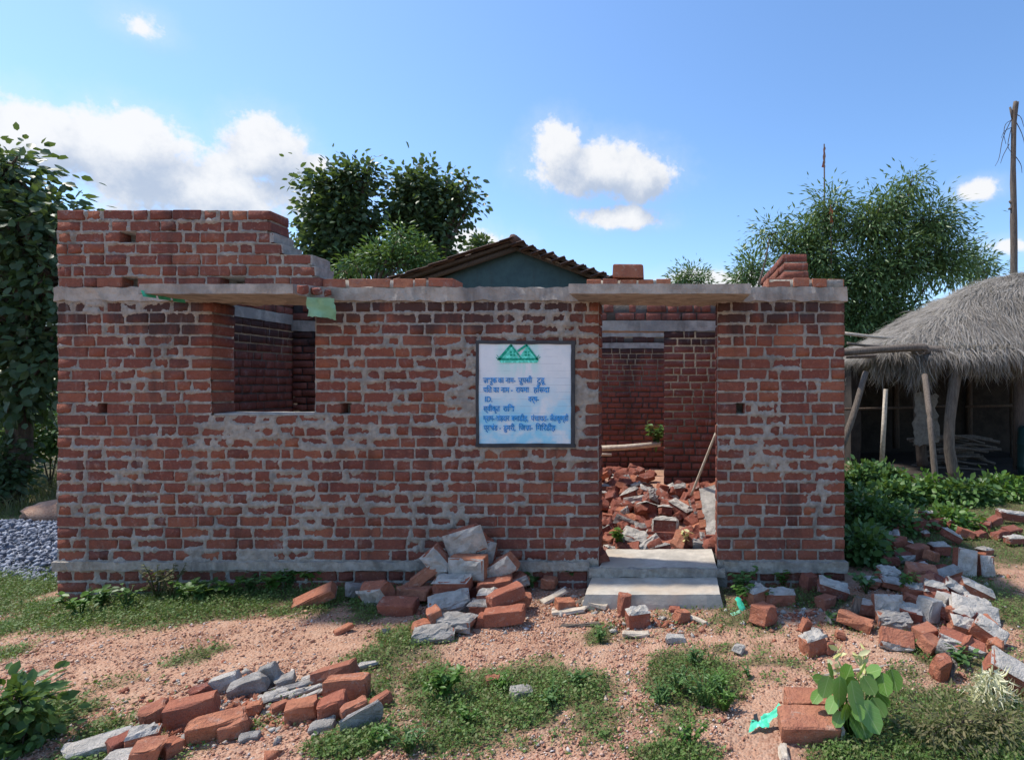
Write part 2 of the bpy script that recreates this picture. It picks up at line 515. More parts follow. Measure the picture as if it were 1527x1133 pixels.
ELL = []
for px, py, rx, ry, w in PATCH:
    c0 = G(px, py)
    ELL.append((c0.x, c0.y, rx * c0.y / FPX, (G(px, py - ry * .95).y - G(px, py + ry * .95).y) / 2, w))


def green(x, y):
    x, y = np.asarray(x, float), np.asarray(y, float)
    g = np.zeros_like(x)
    for cx, cy, rx, ry, w in ELL:
        d = np.sqrt(((x - cx) / rx) ** 2 + ((y - cy) / ry) ** 2)
        g = np.maximum(g, np.clip(1.35 - d, 0, 1) * w)
    back = np.clip((y - 5.2) * .8, 0, 1) * 0.9
    left = np.clip((-x - 5.0) * .9, 0, 1) * np.clip((y - 3.2), 0, 1)
    g = np.maximum(g, np.maximum(back, left))
    g = np.maximum(g, np.clip(fbm(x * 1.9, y * 1.9, 15) - .42, 0, 1) * 2.2)
    g = np.maximum(g, np.clip(1.15 - (4.3 - y) * 2.6, 0, 1) * np.clip((-x - .9) * 1.5, 0, 1) * (y < 4.4))
    g = g * (0.25 + 1.6 * fbm(x * 4.2, y * 4.2, 5)) - 0.26 + (fbm(x * 14, y * 14, 6) - .5) * .5 * (g > .05)
    g = np.where((x > -4.6) & (x < 1.32) & (y > 4.27) & (y < 9.3), 0, g)
    return np.clip(g, 0, 1)


def axis(lo, a, b, hi, fine, grow):
    v = list(np.arange(a, b, fine))
    s, q = fine, b
    while q < hi:
        v.append(q)
        s *= grow
        q += s
    v.append(hi)
    s, q, w = fine, a, []
    while q > lo:
        s *= grow
        q -= s
        w.append(max(q, lo))
    return np.array(w[::-1] + v)


gx = axis(-400, -5.6, 3.0, 400, 0.028, 1.16)
gy = axis(-60, 2.1, 4.5, 700, 0.025, 1.12)
XX, YY = np.meshgrid(gx, gy)
vg = np.vectorize(gz)
ZZ = vg(XX, YY)
near = (YY < 6) & (np.abs(XX) < 8)
ZZ = ZZ + np.where(near, (fbm(XX * 9, YY * 9, 21) - .5) * 0.022 + (fbm(XX * 28, YY * 28, 22, 2) - .5) * 0.012, 0)
GG = green(XX, YY)
nx, ny = len(gx), len(gy)
idx = np.arange(nx * ny).reshape(ny, nx)
F = np.stack([idx[:-1, :-1], idx[:-1, 1:], idx[1:, 1:], idx[1:, :-1]], -1).reshape(-1, 4)
m, T = material('soil')
p = pos(T)
g_at = T.n('ShaderNodeAttribute', attribute_name='growth').outputs['Fac']
c = T.ramp(T.noise(p, 3.2, 6, 0.65), [(0.3, (0.27, 0.13, 0.085)), (0.5, (0.45, 0.245, 0.155)), (0.72, (0.53, 0.335, 0.225))])
vor = T.n('ShaderNodeTexVoronoi', {'Vector': p, 'Scale': 75.0})
c = T.mix(T.m('MULTIPLY', T.n('ShaderNodeSeparateColor', {0: vor.outputs['Color']}).outputs[0], 0.5), c, (0.52, 0.37, 0.27))
c = T.mix(T.m('MULTIPLY', T.step(T.noise(p, 38, 4, .7), .5, .72), 0.55), c, (0.22, 0.12, 0.085))
c = T.mix(T.m('MULTIPLY', T.step(T.noise(p, 1.1, 4, .6), .52, .7), 0.4), c, (0.30, 0.24, 0.18))
c = T.mix(T.m('MULTIPLY', T.step(g_at, 0.02, 0.5), 0.85), c, T.mix(T.noise(p, 30, 4), (0.045, 0.055, 0.022), (0.10, 0.105, 0.045)))
finish(T, c, 0.95, T.m('ADD', T.m('MULTIPLY', vor.outputs['Distance'], -1.2), T.noise(p, 55, 4, .7)), 0.7, 0.012, 0.15)
ground = mesh_np('ground', np.stack([XX, YY, ZZ], -1).reshape(-1, 3), F, m, None, True)
at = ground.data.attributes.new('growth', 'FLOAT', 'POINT')
at.data.foreach_set('value', GG.ravel().astype(np.float32))
tag(ground, 'sloping pink brick-dust soil with green growth', kind='structure')


def rock_cloud(P0, size, seed, flat=0.6):
    """many little stones: jittered octahedra"""
    r_ = np.random.default_rng(seed)
    n = len(P0)
    base = np.array([(1, 0, 0), (-1, 0, 0), (0, 1, 0), (0, -1, 0), (0, 0, 1), (0, 0, -1), ], float)
    V = base[None] * r_.uniform(0.55, 1.3, (n, 6, 1)) + r_.normal(0, .22, (n, 6, 3))
    sc = size[:, None] * np.stack([r_.uniform(.7, 1.3, n), r_.uniform(.6, 1.1, n), r_.uniform(.35, .9, n) * flat / .6], -1)
    V = V * sc[:, None, :]
    a = r_.uniform(0, 6.28, n)
    ca, sa = np.cos(a)[:, None], np.sin(a)[:, None]
    V = np.stack([V[..., 0] * ca - V[..., 1] * sa, V[..., 0] * sa + V[..., 1] * ca, V[..., 2]], -1)
    V = V + P0[:, None, :]
    f = np.array([(0, 2, 4), (2, 1, 4), (1, 3, 4), (3, 0, 4), (2, 0, 5), (1, 2, 5), (3, 1, 5), (0, 3, 5)])
    Fq = (f[None] + (np.arange(n) * 6)[:, None, None]).reshape(-1, 3)
    return V.reshape(-1, 3), Fq


def on_ground(x, y):
    return np.array([gz(a, b) for a, b in zip(x, y)])


# brick chips lying all over the yard
n = 130000
cy_ = 2.2 + (4.3 - 2.2) * rng.random(n) ** 1.15
cx_ = rng.uniform(-1.22, 0.72, n) * cy_
keep = (green(cx_, cy_) < rng.random(n) * 0.5) & (fbm(cx_ * 2.1, cy_ * 2.1, 9) > rng.random(n) * .42 + .22)
cx_, cy_ = cx_[keep], cy_[keep]
sz = np.clip(rng.lognormal(-5.5, 0.5, len(cx_)), 0.002, 0.02)
V, F = rock_cloud(np.stack([cx_, cy_, on_ground(cx_, cy_) + sz * .2 + .003], -1), sz, 3)
tag(mesh_np('brick_gravel', V, F, M_chips), 'pink and orange brick chips strewn over the bare soil', 'gravel', kind='stuff')


# ------------------------------------------------------------------ leaves
def leaf_mesh(pos_, d, nrm, L, W, kind='ovate', curl=0.12):
    """leaf blades as triangles. pos_, d (along), nrm (face normal): (n,3); L, W: (n,)"""
    d = d / (np.linalg.norm(d, axis=1, keepdims=True) + 1e-9)
    s = np.cross(d, nrm)
    s /= (np.linalg.norm(s, axis=1, keepdims=True) + 1e-9)
    nn = np.cross(s, d)
    if kind == 'ovate':
        t = np.array([(0, 0, 0), (.22, .40, .0), (.62, .46, -.03), (1, 0, -.16), (.62, -.46, -.03), (.22, -.40, 0), (.45, 0, -.10)])
        f = np.array([(0, 1, 6), (1, 2, 6), (2, 3, 6), (3, 4, 6), (4, 5, 6), (5, 0, 6)])
    elif kind == 'round':
        t = np.array([(0, 0, 0), (.10, .34, 0), (.45, .5, -.02), (.82, .36, -.05), (1, 0, -.08), (.82, -.36, -.05), (.45, -.5, -.02), (.10, -.34, 0), (.5, 0, -.07)])
        f = np.array([(i, i + 1, 8) for i in range(7)] + [(7, 0, 8)])
    elif kind == 'blade':
        t = np.array([(0, .5, 0), (0, -.5, 0), (.6, .32, .0), (.6, -.32, 0), (1, 0, -.22)])
        f = np.array([(0, 1, 2), (1, 3, 2), (2, 3, 4)])
    else:
        t = np.array([(0, 0, 0), (.4, .5, 0), (1, 0, -.1), (.4, -.5, 0)])
        f = np.array([(0, 1, 2), (0, 2, 3)])
    k = len(t)
    V = (pos_[:, None, :] + d[:, None, :] * (t[None, :, 0] * L[:, None])[..., None] + s[:, None, :] * (t[None, :, 1] * W[:, None])[..., None]
         + nn[:, None, :] * (t[None, :, 2] * L[:, None] * curl / .12)[..., None])
    F = (f[None] + (np.arange(len(pos_)) * k)[:, None, None]).reshape(-1, 3)
    return V.reshape(-1, 3), F


def rand_dir(n, r_):
    v = r_.normal(0, 1, (n, 3))
    return v / np.linalg.norm(v, axis=1, keepdims=True)


def join(parts):
    Vs, Fs, o = [], [], 0
    for V, F in parts:
        V, F = np.asarray(V, float), np.asarray(F)
        Vs.append(V)
        Fs.append(F + o)
        o += len(V)
    return np.concatenate(Vs), np.concatenate(Fs)


# low ground cover: tiny leaves and short blades
n = 330000
gy_ = 2.2 + 6.5 * rng.random(n) ** 1.7
gx_ = rng.uniform(-1.25, 0.72, n) * gy_
ex = 90000
gx_ = np.concatenate([gx_, rng.uniform(-8.0, -1.0, ex)])
gy_ = np.concatenate([gy_, rng.uniform(3.3, 5.3, ex)])
n += ex
den = green(gx_, gy_)
keep = (den > rng.random(n) * 0.8) & (den > 0.03)
gx_, gy_, den = gx_[keep], gy_[keep], den[keep]
hz = on_ground(gx_, gy_)
n = len(gx_)
kind_ = rng.random(n) < 0.60
pp = np.stack([gx_, gy_, hz], -1)
a_, b_ = pp[kind_], pp[~kind_]
d = rand_dir(len(a_), rng)
d[:, 2] = np.abs(d[:, 2]) * .5 + .1
up = rand_dir(len(a_), rng) * .5 + (0, 0, 1)
a_[:, 2] += rng.uniform(.002, .035, len(a_)) * (.4 + den[kind_])
Ls = rng.uniform(.009, .022, len(a_))
v1 = leaf_mesh(a_, d, up, Ls, Ls * rng.uniform(.5, .9, len(a_)), 'diamond')
d = rand_dir(len(b_), rng) * .55 + (0, 0, .8)
Ls = rng.uniform(.02, .055, len(b_)) * (.5 + den[~kind_])
v2 = leaf_mesh(b_, d, rand_dir(len(b_), rng), Ls, rng.uniform(.0022, .0045, len(b_)), 'blade', .3)
V, F = join([v1, v2])
tag(mesh_np('grass', V, F, L_grass), 'short creeping grass and clover in patches on the yard', 'grass', kind='stuff')

# crushed blue stone beside the house
n = 9000
sy = rng.uniform(4.85, 7.3, n)
sx = -4.72 - 4.8 * rng.random(n)
hh = 0.16 * np.clip(np.minimum(sy - 4.85 - 0.25 * (np.sin(sx * 1.7) * .5 + .5) - np.clip((-sx - 5.2) * -.1, 0, .5), (7.3 - sy)) * 1.6, 0, 1)
keep = hh > 0.004
sx, sy, hh = sx[keep], sy[keep], hh[keep]
sz = rng.uniform(.014, .034, len(sx))
V, F = rock_cloud(np.stack([sx, sy, on_ground(sx, sy) + hh * rng.uniform(.55, 1, len(sx)) + .01], -1), sz, 11, .8)
V0, F0 = [], []
gxs, gys = np.linspace(-9.6, -4.68, 60), np.linspace(4.8, 7.4, 40)
mx_, my_ = np.meshgrid(gxs, gys)
hm = 0.16 * np.clip(np.minimum(my_ - 4.85 - 0.25 * (np.sin(mx_ * 1.7) * .5 + .5), 7.3 - my_) * 1.6, 0, 1) * .8 - .03
zm = vg(mx_, my_) + hm
ii = np.arange(mx_.size).reshape(mx_.shape)
FF = np.stack([ii[:-1, :-1], ii[:-1, 1:], ii[1:, 1:], ii[1:, :-1]], -1).reshape(-1, 4)
FF = np.concatenate([FF[:, [0, 1, 2]], FF[:, [0, 2, 3]]])
V, F = join([(V, F), (np.stack([mx_, my_, zm], -1).reshape(-1, 3), FF)])
tag(mesh_np('crushed_stone_gravel', V, F, M_bluestone), 'low bed of blue-grey crushed stone left of the brick house', 'gravel', kind='stuff')


# ------------------------------------------------------------------ the unfinished brick house
WX0, WX1, WY, WT = -4.575, 1.30, 4.30, 0.24
ZP, ZL0, ZL1 = 0.27, 2.205, 2.305            # top of plinth band, lintel band
NC = 23
CRS = (ZL0 - ZP) / NC
WIN = (-3.42, -2.65, 1.365, ZL0)
DOOR = (-0.535, 0.35, 0.10, ZL0)
house = empty('brick_house', (-1.6, 4.42, 0), 'roofless unfinished red brick house with grey concrete bands and stepped broken parapet', 'house')
HO = Vector((-1.6, 4.42, 0))                # parts are built in world coordinates and moved back by this


def hp(o):
    """put a part that was built in world coordinates under the house"""
    o.location = Vector(o.location) - HO
    return o


def split(a, b, r_, odd=0):
    """bricks between a and b: stretchers, headers and cut ones, with joints"""
    out, x = [], a
    pat = [0.222, 0.108, 0.222, 0.108, 0.165]
    k = odd
    while x < b - 0.02:
        L = pat[k % len(pat)] * r_.uniform(0.94, 1.05)
        if r_.random() < 0.22:
            L = r_.choice((0.108, 0.222, 0.16, 0.075))
        k += 1
        j = r_.uniform(0.010, 0.022)
        out.append([x, L, j])
        x += L + j
    tot = sum(q[1] + q[2] for q in out) - out[-1][2]
    s = (b - a) / tot
    x, res = a, []
    for _, L, j in out:
        res.append((x, x + L * s))
        x += (L + j) * s
    return res


r1 = random.Random(12)
HOLES = [(-4.27, -4.21, 1.40), (-2.46, -2.39, 1.40), (0.49, 0.545, 1.40)]
HOLES_P = [(-4.105, -3.99, 2.72), (-4.09, -3.98, 2.385), (-3.36, -3.18, 2.385)]
rects = []                      # x0, x1, z0, z1, depth, wall end


def course(a, b, z0, h, k, ends=(False, False), holes=()):
    segs = [(a, b)]
    for hx0, hx1, hz in holes:
        if z0 <= hz <= z0 + h:
            segs = [s for q in segs for s in ([(q[0], hx0), (hx1, q[1])] if q[0] < hx0 - .05 and q[1] > hx1 + .05 else [q])]
    for i, (s0, s1) in enumerate(segs):
        bs = split(s0, s1, r1, k % 3 + (k % 2) * 2)
        for j, (x0, x1) in enumerate(bs):
            e = (j == 0 and i == 0 and ends[0]) or (j == len(bs) - 1 and i == len(segs) - 1 and ends[1])
            rects.append((x0, x1, z0 + .006, z0 + h - .009, 0.232 if e else 0.10, e))


for k in range(NC):
    z0 = ZP + k * CRS
    spans = [(WX0, DOOR[0]), (DOOR[1], WX1)]
    if z0 + CRS > WIN[2] + .01:
        spans = [(WX0, WIN[0]), (WIN[1], DOOR[0]), (DOOR[1], WX1)]
    for s in spans:
        course(s[0], s[1], z0, CRS, k, (True, True), HOLES)
for k in range(4):
    course(WX0, -0.62, 0.20 - (k + 1) * CRS, CRS, k + 1, (True, True))
    course(0.42, WX1, 0.20 - (k + 1) * CRS, CRS, k, (True, True))
PC = 0.0836                      # the parapet, course by course, with its stepped right end
for k, xe in enumerate([-2.60, -2.652, -2.68, -2.90, -2.965, -2.995, -2.995]):
    course(WX0, xe, ZL1 + k * PC, PC, k, (True, True), HOLES_P)
for x0, x1 in ((-2.612, -2.43), (-2.415, -2.095), (-2.08, -1.93), (-1.915, -1.832), (-1.815, -1.63)):
    rects.append((x0, x1, ZL1 + .006, ZL1 + .072, .215, True))
for x0, x1 in ((-.63, -.52), (-.505, -.395), (-.38, -.255), (-.24, -.13), (-.11, 0.0)):
    rects.append((x0, x1, ZL1 + .006, ZL1 + .066, .215, True))
rects.append((-.43, -.205, ZL1 + .072, ZL1 + .172, .11, True))
for x0, x1 in ((0.725, .90), (.915, 1.035), (1.055, 1.165), (1.18, 1.30)):
    rects.append((x0, x1, ZL1 + .004, ZL1 + .07, .215, True))


def brick_mesh(seed, cuts=True):
    """unit brick with worn, uneven edges (44 triangles)"""
    bm = bmesh.new()
    bmesh.ops.create_cube(bm, size=1)
    q = random.Random(seed)
    bmesh.ops.bevel(bm, geom=bm.edges[:], offset=0.045, segments=1, affect='EDGES')
    for v in bm.verts:
        v.co += Vector((q.uniform(-.014, .014), q.uniform(-.016, .016), q.uniform(-.05, .05)))
    bmesh.ops.triangulate(bm, faces=bm.faces[:])
    me = bpy.data.meshes.new('brick')
    bmesh.ops.recalc_face_normals(bm, faces=bm.faces)
    bm.to_mesh(me)
    bm.free()
    return me


BRK = [brick_mesh(s) for s in range(14)]
BRK_L = [me.copy() for me in BRK[:6]]
for me in BRK:
    me.materials.append(M_brick)
for me in BRK_L:
    me.materials.append(M_loose)
BNP = []
for me in BRK:
    V = np.empty(len(me.vertices) * 3, np.float32)
    me.vertices.foreach_get('co', V)
    F = np.empty(len(me.polygons) * 3, np.int32)
    me.polygons.foreach_get('vertices', F)
    BNP.append((V.reshape(-1, 3), F.reshape(-1, 3)))

# mortar skin of the front wall: recessed in the joints, smeared over the bricks in places
CELL = 0.0082


def skin(x0_, x1_, z0_, z1_, zones, base, holes, drop_fn, seed):
    mxs = np.arange(x0_, x1_, CELL)
    mzs = np.arange(z0_, z1_, CELL)
    MX, MZ = np.meshgrid(mxs, mzs)
    inside = np.full(MX.shape, -0.02)
    for x0, x1, z0, z1, dp, e in rects:
        i0, i1 = np.searchsorted(mxs, [x0 - .02, x1 + .02])
        j0, j1 = np.searchsorted(mzs, [z0 - .02, z1 + .02])
        if j0 >= j1 or i0 >= i1:
            continue
        sx_, sz_ = MX[j0:j1, i0:i1], MZ[j0:j1, i0:i1]
        dd = np.minimum(np.minimum(sx_ - x0, x1 - sx_), np.minimum(sz_ - z0, z1 - sz_))
        inside[j0:j1, i0:i1] = np.maximum(inside[j0:j1, i0:i1], dd)
    zone = np.zeros(MX.shape)
    for zx, zz, rx, rz, w in zones:
        zone = np.maximum(zone, w * np.clip(1.25 - np.sqrt(((MX - zx) / rx) ** 2 + ((MZ - zz) / rz) ** 2), 0, 1))
    nzz = fbm(MX * 7, MZ * 10, seed + 31, 4)
    nz2_ = fbm(MX * 40, MZ * 40, seed + 41, 3)
    run = fbm(MX * 38, MZ * 3.2, seed + 51, 3)
    smear = zone * (.55 + .9 * (nzz > .47) * np.clip((nzz - .42) * 6, 0, 1)) * .95 + (nzz - .5) * 1.1 + (run - .5) * .85 + base
    nz5_ = fbm(MX * 85, MZ * 85, seed + 61, 2)
    cover_ = smear - np.clip(inside + .003, 0, 1) * 30 + (nz2_ - .5) * .8 + (nz5_ - .5) * .7          # harder to cover the middle of a brick
    depth = np.clip(0.002 - cover_ * .026, -.012, .024)
    depth = np.where(inside < 0, np.minimum(depth, 0.0095 + (nz2_ - .5) * .012), depth) + (nz2_ - .5) * 0.009 + (nz5_ - .5) * .007
    for hx0, hx1, za, zb in holes:
        depth = np.where((MX > hx0 - .004) & (MX < hx1 + .004) & (MZ > za + .004) & (MZ < zb - .006), 0.19, depth)
    drop = drop_fn(MX, MZ)
    ii = np.arange(MX.size).reshape(MX.shape)
    q = np.stack([ii[:-1, :-1], ii[:-1, 1:], ii[1:, 1:], ii[1:, :-1]], -1)
    dq = drop[:-1, :-1] | drop[:-1, 1:] | drop[1:, 1:] | drop[1:, :-1]
    q = q[~dq]
    q = np.concatenate([q[:, [0, 1, 2]], q[:, [0, 2, 3]]])
    return np.stack([MX, WY + depth, MZ], -1).reshape(-1, 3), q


# where the cement was slopped on thickly: middle, half-size, weight
ZONES = [(-2.75, 1.22, 1.3, .14, .95), (-2.9, 0.80, 1.3, .45, .42), (-1.9, .65, .9, .4, .3), (-1.08, 1.52, .56, .58, 1.9), (-4.1, .7, .5, .6, .28), (-4.25, 2.16, .5, .07, .9),
         (-3.75, 1.6, .3, .4, .3), (0.80, 1.05, .5, .15, .75), (0.75, 1.45, .18, .4, .4), (1.1, .7, .15, .3, .4), (-2.2, 1.6, .4, .4, .2), (-3.2, .30, 1.2, .06, .8), (-1.4, .30, 1.0, .05, .7)]
hl = []
for hx0, hx1, hz in HOLES:
    kz = math.floor((hz - ZP) / CRS) * CRS + ZP
    hl.append((hx0, hx1, kz, kz + CRS))
skin1 = skin(WX0 + .004, WX1 - .003, -.12, ZL0 + .02, ZONES, 0.04, hl,
             lambda X, Z: ((X > WIN[0] + .004) & (X < WIN[1] - .004) & (Z > WIN[2] - .006)) | ((X > DOOR[0] + .004) & (X < DOOR[1] - .004)), 0)
PEND = [-2.60, -2.652, -2.68, -2.90, -2.965, -2.995, -2.995]
hl = []
for hx0, hx1, hz in HOLES_P:
    kz = math.floor((hz - ZL1) / PC) * PC + ZL1
    hl.append((hx0, hx1, kz, kz + PC))
skin2 = skin(WX0 + .004, -2.58, ZL1, ZL1 + 7 * PC - .008, [], 0.02, hl,
             lambda X, Z: X > np.array(PEND)[np.clip(((Z - ZL1) / PC).astype(int), 0, 6)] - .012, 7)
# the core behind it, one block per pier
CV, CF = [], []


def core(x0, x1, y0, y1, z0, z1):
    b = len(CV)
    for x in (x0, x1):
        for y in (y0, y1):
            for z in (z0, z1):
                CV.append((x, y, z))
    for f in ((0, 1, 3, 2), (4, 6, 7, 5), (0, 4, 5, 1), (2, 3, 7, 6), (0, 2, 6, 4), (1, 5, 7, 3)):
        CF.append((b + f[0], b + f[1], b + f[2]))
        CF.append((b + f[0], b + f[2], b + f[3]))


e_ = .010
yb, yf = WY + WT - .012, WY + .20
core(WX0 + e_, WIN[0] - e_, yf, yb, -.15, ZL0)
core(WIN[0] - e_, WIN[1] + e_, yf, yb, -.15, WIN[2] - .012)
core(WIN[1] + e_, DOOR[0] - e_, yf, yb, -.15, ZL0)
core(DOOR[1] + e_, WX1 - e_, yf, yb, -.15, ZL0)
for x0, x1 in ((WX0 + e_, WX0 + .04), (WIN[0] - .03, WIN[0] - e_), (WIN[1] + e_, WIN[1] + .03), (DOOR[0] - .03, DOOR[0] - e_), (DOOR[1] + e_, DOOR[1] + .03), (WX1 - .04, WX1 - e_)):
    core(x0, x1, WY + .03, yf, (WIN[2] - .02) if x0 in (WIN[0] - .03, WIN[1] + e_) else -.15, ZL0)
for k, xe in enumerate([-2.60, -2.652, -2.68, -2.90, -2.965, -2.995, -2.995]):
    z0 = ZL1 + k * PC
    hs = sorted([h for h in HOLES_P if z0 <= h[2] <= z0 + PC])
    x = WX0 + e_
    for h in hs:
        core(x, h[0] - .003, WY + .03, yb, z0, z0 + PC)
        core(h[0] - .003, h[1] + .003, WY + .17, yb, z0, z0 + PC)
        x = h[1] + .003
    core(x, xe - e_, WY + .03, yb, z0, z0 + PC - (.004 if k == 6 else 0))
core(0.74, 1.29, WY + .012, WY + .2, ZL1 - .01, ZL1 + .062)
core(-2.60, -1.64, WY + .02, WY + .2, ZL1 - .01, ZL1 + .06)
core(-.62, -.01, WY + .02, WY + .2, ZL1 - .01, ZL1 + .058)
V, F = join([skin1, skin2, (CV, CF)])
front = hp(mesh_np('front_wall', V, F, M_mortar, house))
order = sorted(range(len(rects)), key=lambda i: -(rects[i][1] - rects[i][0]) * (rects[i][3] - rects[i][2]) * (0.2 if rects[i][2] < .05 else 1))
single = set(order[:280])
rest = []
for i, (x0, x1, z0, z1, dp, e) in enumerate(rects):
    yo = r1.uniform(-.006, .005) if z0 < ZL1 else r1.uniform(-.007, .006)
    if z0 > ZL1 and dp == .215:
        yo = r1.uniform(-.01, .02)
    dz, rz = r1.uniform(-.0035, .0035), r1.uniform(-.012, .012)
    loc = Vector(((x0 + x1) / 2, WY + yo + dp / 2, (z0 + z1) / 2 + dz))
    sc = (x1 - x0, dp, z1 - z0)
    k = r1.randrange(len(BRK))
    rot = (0, r1.uniform(-.014, .014), rz if dp < .2 else rz * .4)
    if i in single or (z0 > ZL1 and e and dp < .22):
        o = inst('brick', BRK_L[k % 6] if (z0 > ZL1 and e and dp < .22) else BRK[k], front, loc - HO - Vector(front.location), rot, sc)
        o.location = loc
    else:
        M = Matrix.LocRotScale(loc, Euler(rot), sc)
        A = np.array(M)
        v, f = BNP[k]
        rest.append((v @ A[:3, :3].T + A[:3, 3], f))
V, F = join(rest)
bw = mesh_np('brickwork', V, F, M_bricks, front)
tag(bw, kind='stuff')


def wall_of_bricks(name, u0, u1, z0, z1, origin, udir, ndir, thick, gaps=(), holes=(), seed=1, skip_top=None):
    """an inner wall: a mortar core and bricks on the face that looks along ndir"""
    r_ = random.Random(seed)
    U, N, O = Vector(udir), Vector(ndir), Vector(origin)
    parts = []
    nC = int(round((z1 - z0) / 0.085))
    h = (z1 - z0) / nC
    for k in range(nC):
        za = z0 + k * h
        segs = [(u0, u1)]
        for g0, g1, gz0, gz1 in gaps:
            if za + h / 2 > gz0 and za + h / 2 < gz1:
                segs = [s for q_ in segs for s in ([(q_[0], g0), (g1, q_[1])] if g0 > q_[0] and g1 < q_[1] else ([(g1, q_[1])] if g0 <= q_[0] and g1 < q_[1] and g1 > q_[0] else ([(q_[0], g0)] if g1 >= q_[1] and g0 > q_[0] and g0 < q_[1] else [q_])))]
        for s0, s1 in segs:
            if s1 - s0 < .05:
                continue
            for x0, x1 in split(s0, s1, r_, k % 3 + (k % 2) * 2):
                if skip_top and k >= nC - 2 and r_.random() < skip_top:
                    continue
                if any(hx - .06 < (x0 + x1) / 2 < hx + .06 and za < hz < za + h for hx, hz in holes):
                    continue
                edge = any(abs(x0 - s0) < .01 or abs(x1 - s1) < .01 for _ in (0,))
                dp = thick - .004 if edge else .10
                c_ = O + U * ((x0 + x1) / 2) + N * (-dp / 2 + r_.uniform(-.004, .005))
                A = np.array([[*(U[i] * (x1 - x0) for _ in (0,)), -N[i] * dp, (h - .015) if i == 2 else 0] for i in range(3)])
                v, f = BNP[r_.randrange(len(BNP))]
                parts.append((v @ A.T + np.array([c_.x, c_.y, za + h / 2]), f))
    V, F = join(parts)
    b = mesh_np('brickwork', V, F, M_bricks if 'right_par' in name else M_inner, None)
    tag(b, kind='stuff')
    CV.clear()
    CF.clear()
    # core split round the gaps
    cuts = sorted({u0, u1, *[max(u0, g[0]) for g in gaps], *[min(u1, g[1]) for g in gaps]})
    for a, bb in zip(cuts[:-1], cuts[1:]):
        zc = (a + bb) / 2
        gg = [g for g in gaps if g[0] - .001 <= zc <= g[1] + .001]
        zs = [(z0, z1)]
        for g in gg:
            zs = [t for q_ in zs for t in ((q_[0], g[2]), (g[3], q_[1])) if t[1] - t[0] > .02]
        for za, zb in zs:
            p0 = O + U * (a + .008) + N * (-.012)
            p1 = O + U * (bb - .008) - N * (thick - .012)
            core(min(p0.x, p1.x), max(p0.x, p1.x), min(p0.y, p1.y), max(p0.y, p1.y), za, zb - .006)
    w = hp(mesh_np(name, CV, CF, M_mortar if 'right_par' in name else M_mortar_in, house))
    b.parent = w
    return w


IZ = 0.10
YP, YB = 6.6, 9.0                       # partition and back wall
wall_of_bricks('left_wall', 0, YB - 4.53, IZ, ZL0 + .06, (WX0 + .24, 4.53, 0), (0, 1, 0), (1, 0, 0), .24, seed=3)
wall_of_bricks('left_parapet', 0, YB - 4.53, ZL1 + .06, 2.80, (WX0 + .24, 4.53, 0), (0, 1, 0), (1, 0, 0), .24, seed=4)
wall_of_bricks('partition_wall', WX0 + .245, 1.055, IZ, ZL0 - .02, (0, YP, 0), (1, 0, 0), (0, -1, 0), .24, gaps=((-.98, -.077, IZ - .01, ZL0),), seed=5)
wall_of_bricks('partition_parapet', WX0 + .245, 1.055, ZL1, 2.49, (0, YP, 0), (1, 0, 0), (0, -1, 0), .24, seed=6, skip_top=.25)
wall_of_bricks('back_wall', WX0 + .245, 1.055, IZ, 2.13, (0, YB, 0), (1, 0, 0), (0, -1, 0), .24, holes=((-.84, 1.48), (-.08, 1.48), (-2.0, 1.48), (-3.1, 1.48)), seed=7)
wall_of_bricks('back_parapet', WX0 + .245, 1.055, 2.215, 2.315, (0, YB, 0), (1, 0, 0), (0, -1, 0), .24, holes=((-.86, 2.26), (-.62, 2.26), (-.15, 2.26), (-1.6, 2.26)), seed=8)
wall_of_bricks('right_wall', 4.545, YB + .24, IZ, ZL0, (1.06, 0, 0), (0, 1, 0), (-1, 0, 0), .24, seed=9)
# its parapet climbs away from the front in steps
k = 0
for za, ya in ((ZL1, 4.53), (ZL1 + .085, 5.10), (ZL1 + .17, 5.30), (ZL1 + .255, 5.40), (ZL1 + .34, 5.42), (ZL1 + .425, 5.44)):
    wall_of_bricks('right_parapet', ya, YP + .2, za, za + .085, (1.06, 0, 0), (0, 1, 0), (-1, 0, 0), .235, seed=20 + k)
    k += 1


def concrete(name, lo, hi, mat=M_conc, cell=.07, amp=.006, seed=1, warp=None, label=None):
    bm = bmesh.new()
    rough_box(bm, lo, hi, cell, amp, seed)
    if warp:
        for v in bm.verts:
            v.co = warp(v.co)
    o = hp(obj_bm(name, bm, mat, house))
    if label:
        o['label'] = label
    return o


concrete('lintel_band', (WX0 - .012, WY - .018, ZL0), (WX1 + .012, WY + WT, ZL1), amp=.015, cell=.034, seed=2)
concrete('plinth_band', (WX0 - .02, WY - .03, .205), (DOOR[0] - .06, WY + .19, ZP), amp=.015, cell=.035, seed=3, mat=M_mortar)
concrete('plinth_band', (DOOR[1] + .05, WY - .03, .19), (WX1 + .01, WY + .19, ZP), amp=.015, cell=.035, seed=4, mat=M_mortar)
concrete('window_sill', (WIN[0] + .01, WY + .012, WIN[2] - .014), (WIN[1] - .01, WY + WT, WIN[2] + .004), mat=M_lump, amp=.004, seed=5)


def shelf(co):                                  # the canopies thin and dip towards the front
    t = (WY - co.y) / .45
    c0 = co.copy()
    if t > 0:
        zt = (co.z - ZL0) / (ZL1 - ZL0)
        c0.z = (ZL0 - .012 * t) + zt * (0.098 * (1 - t) + .062 * t)
    return c0


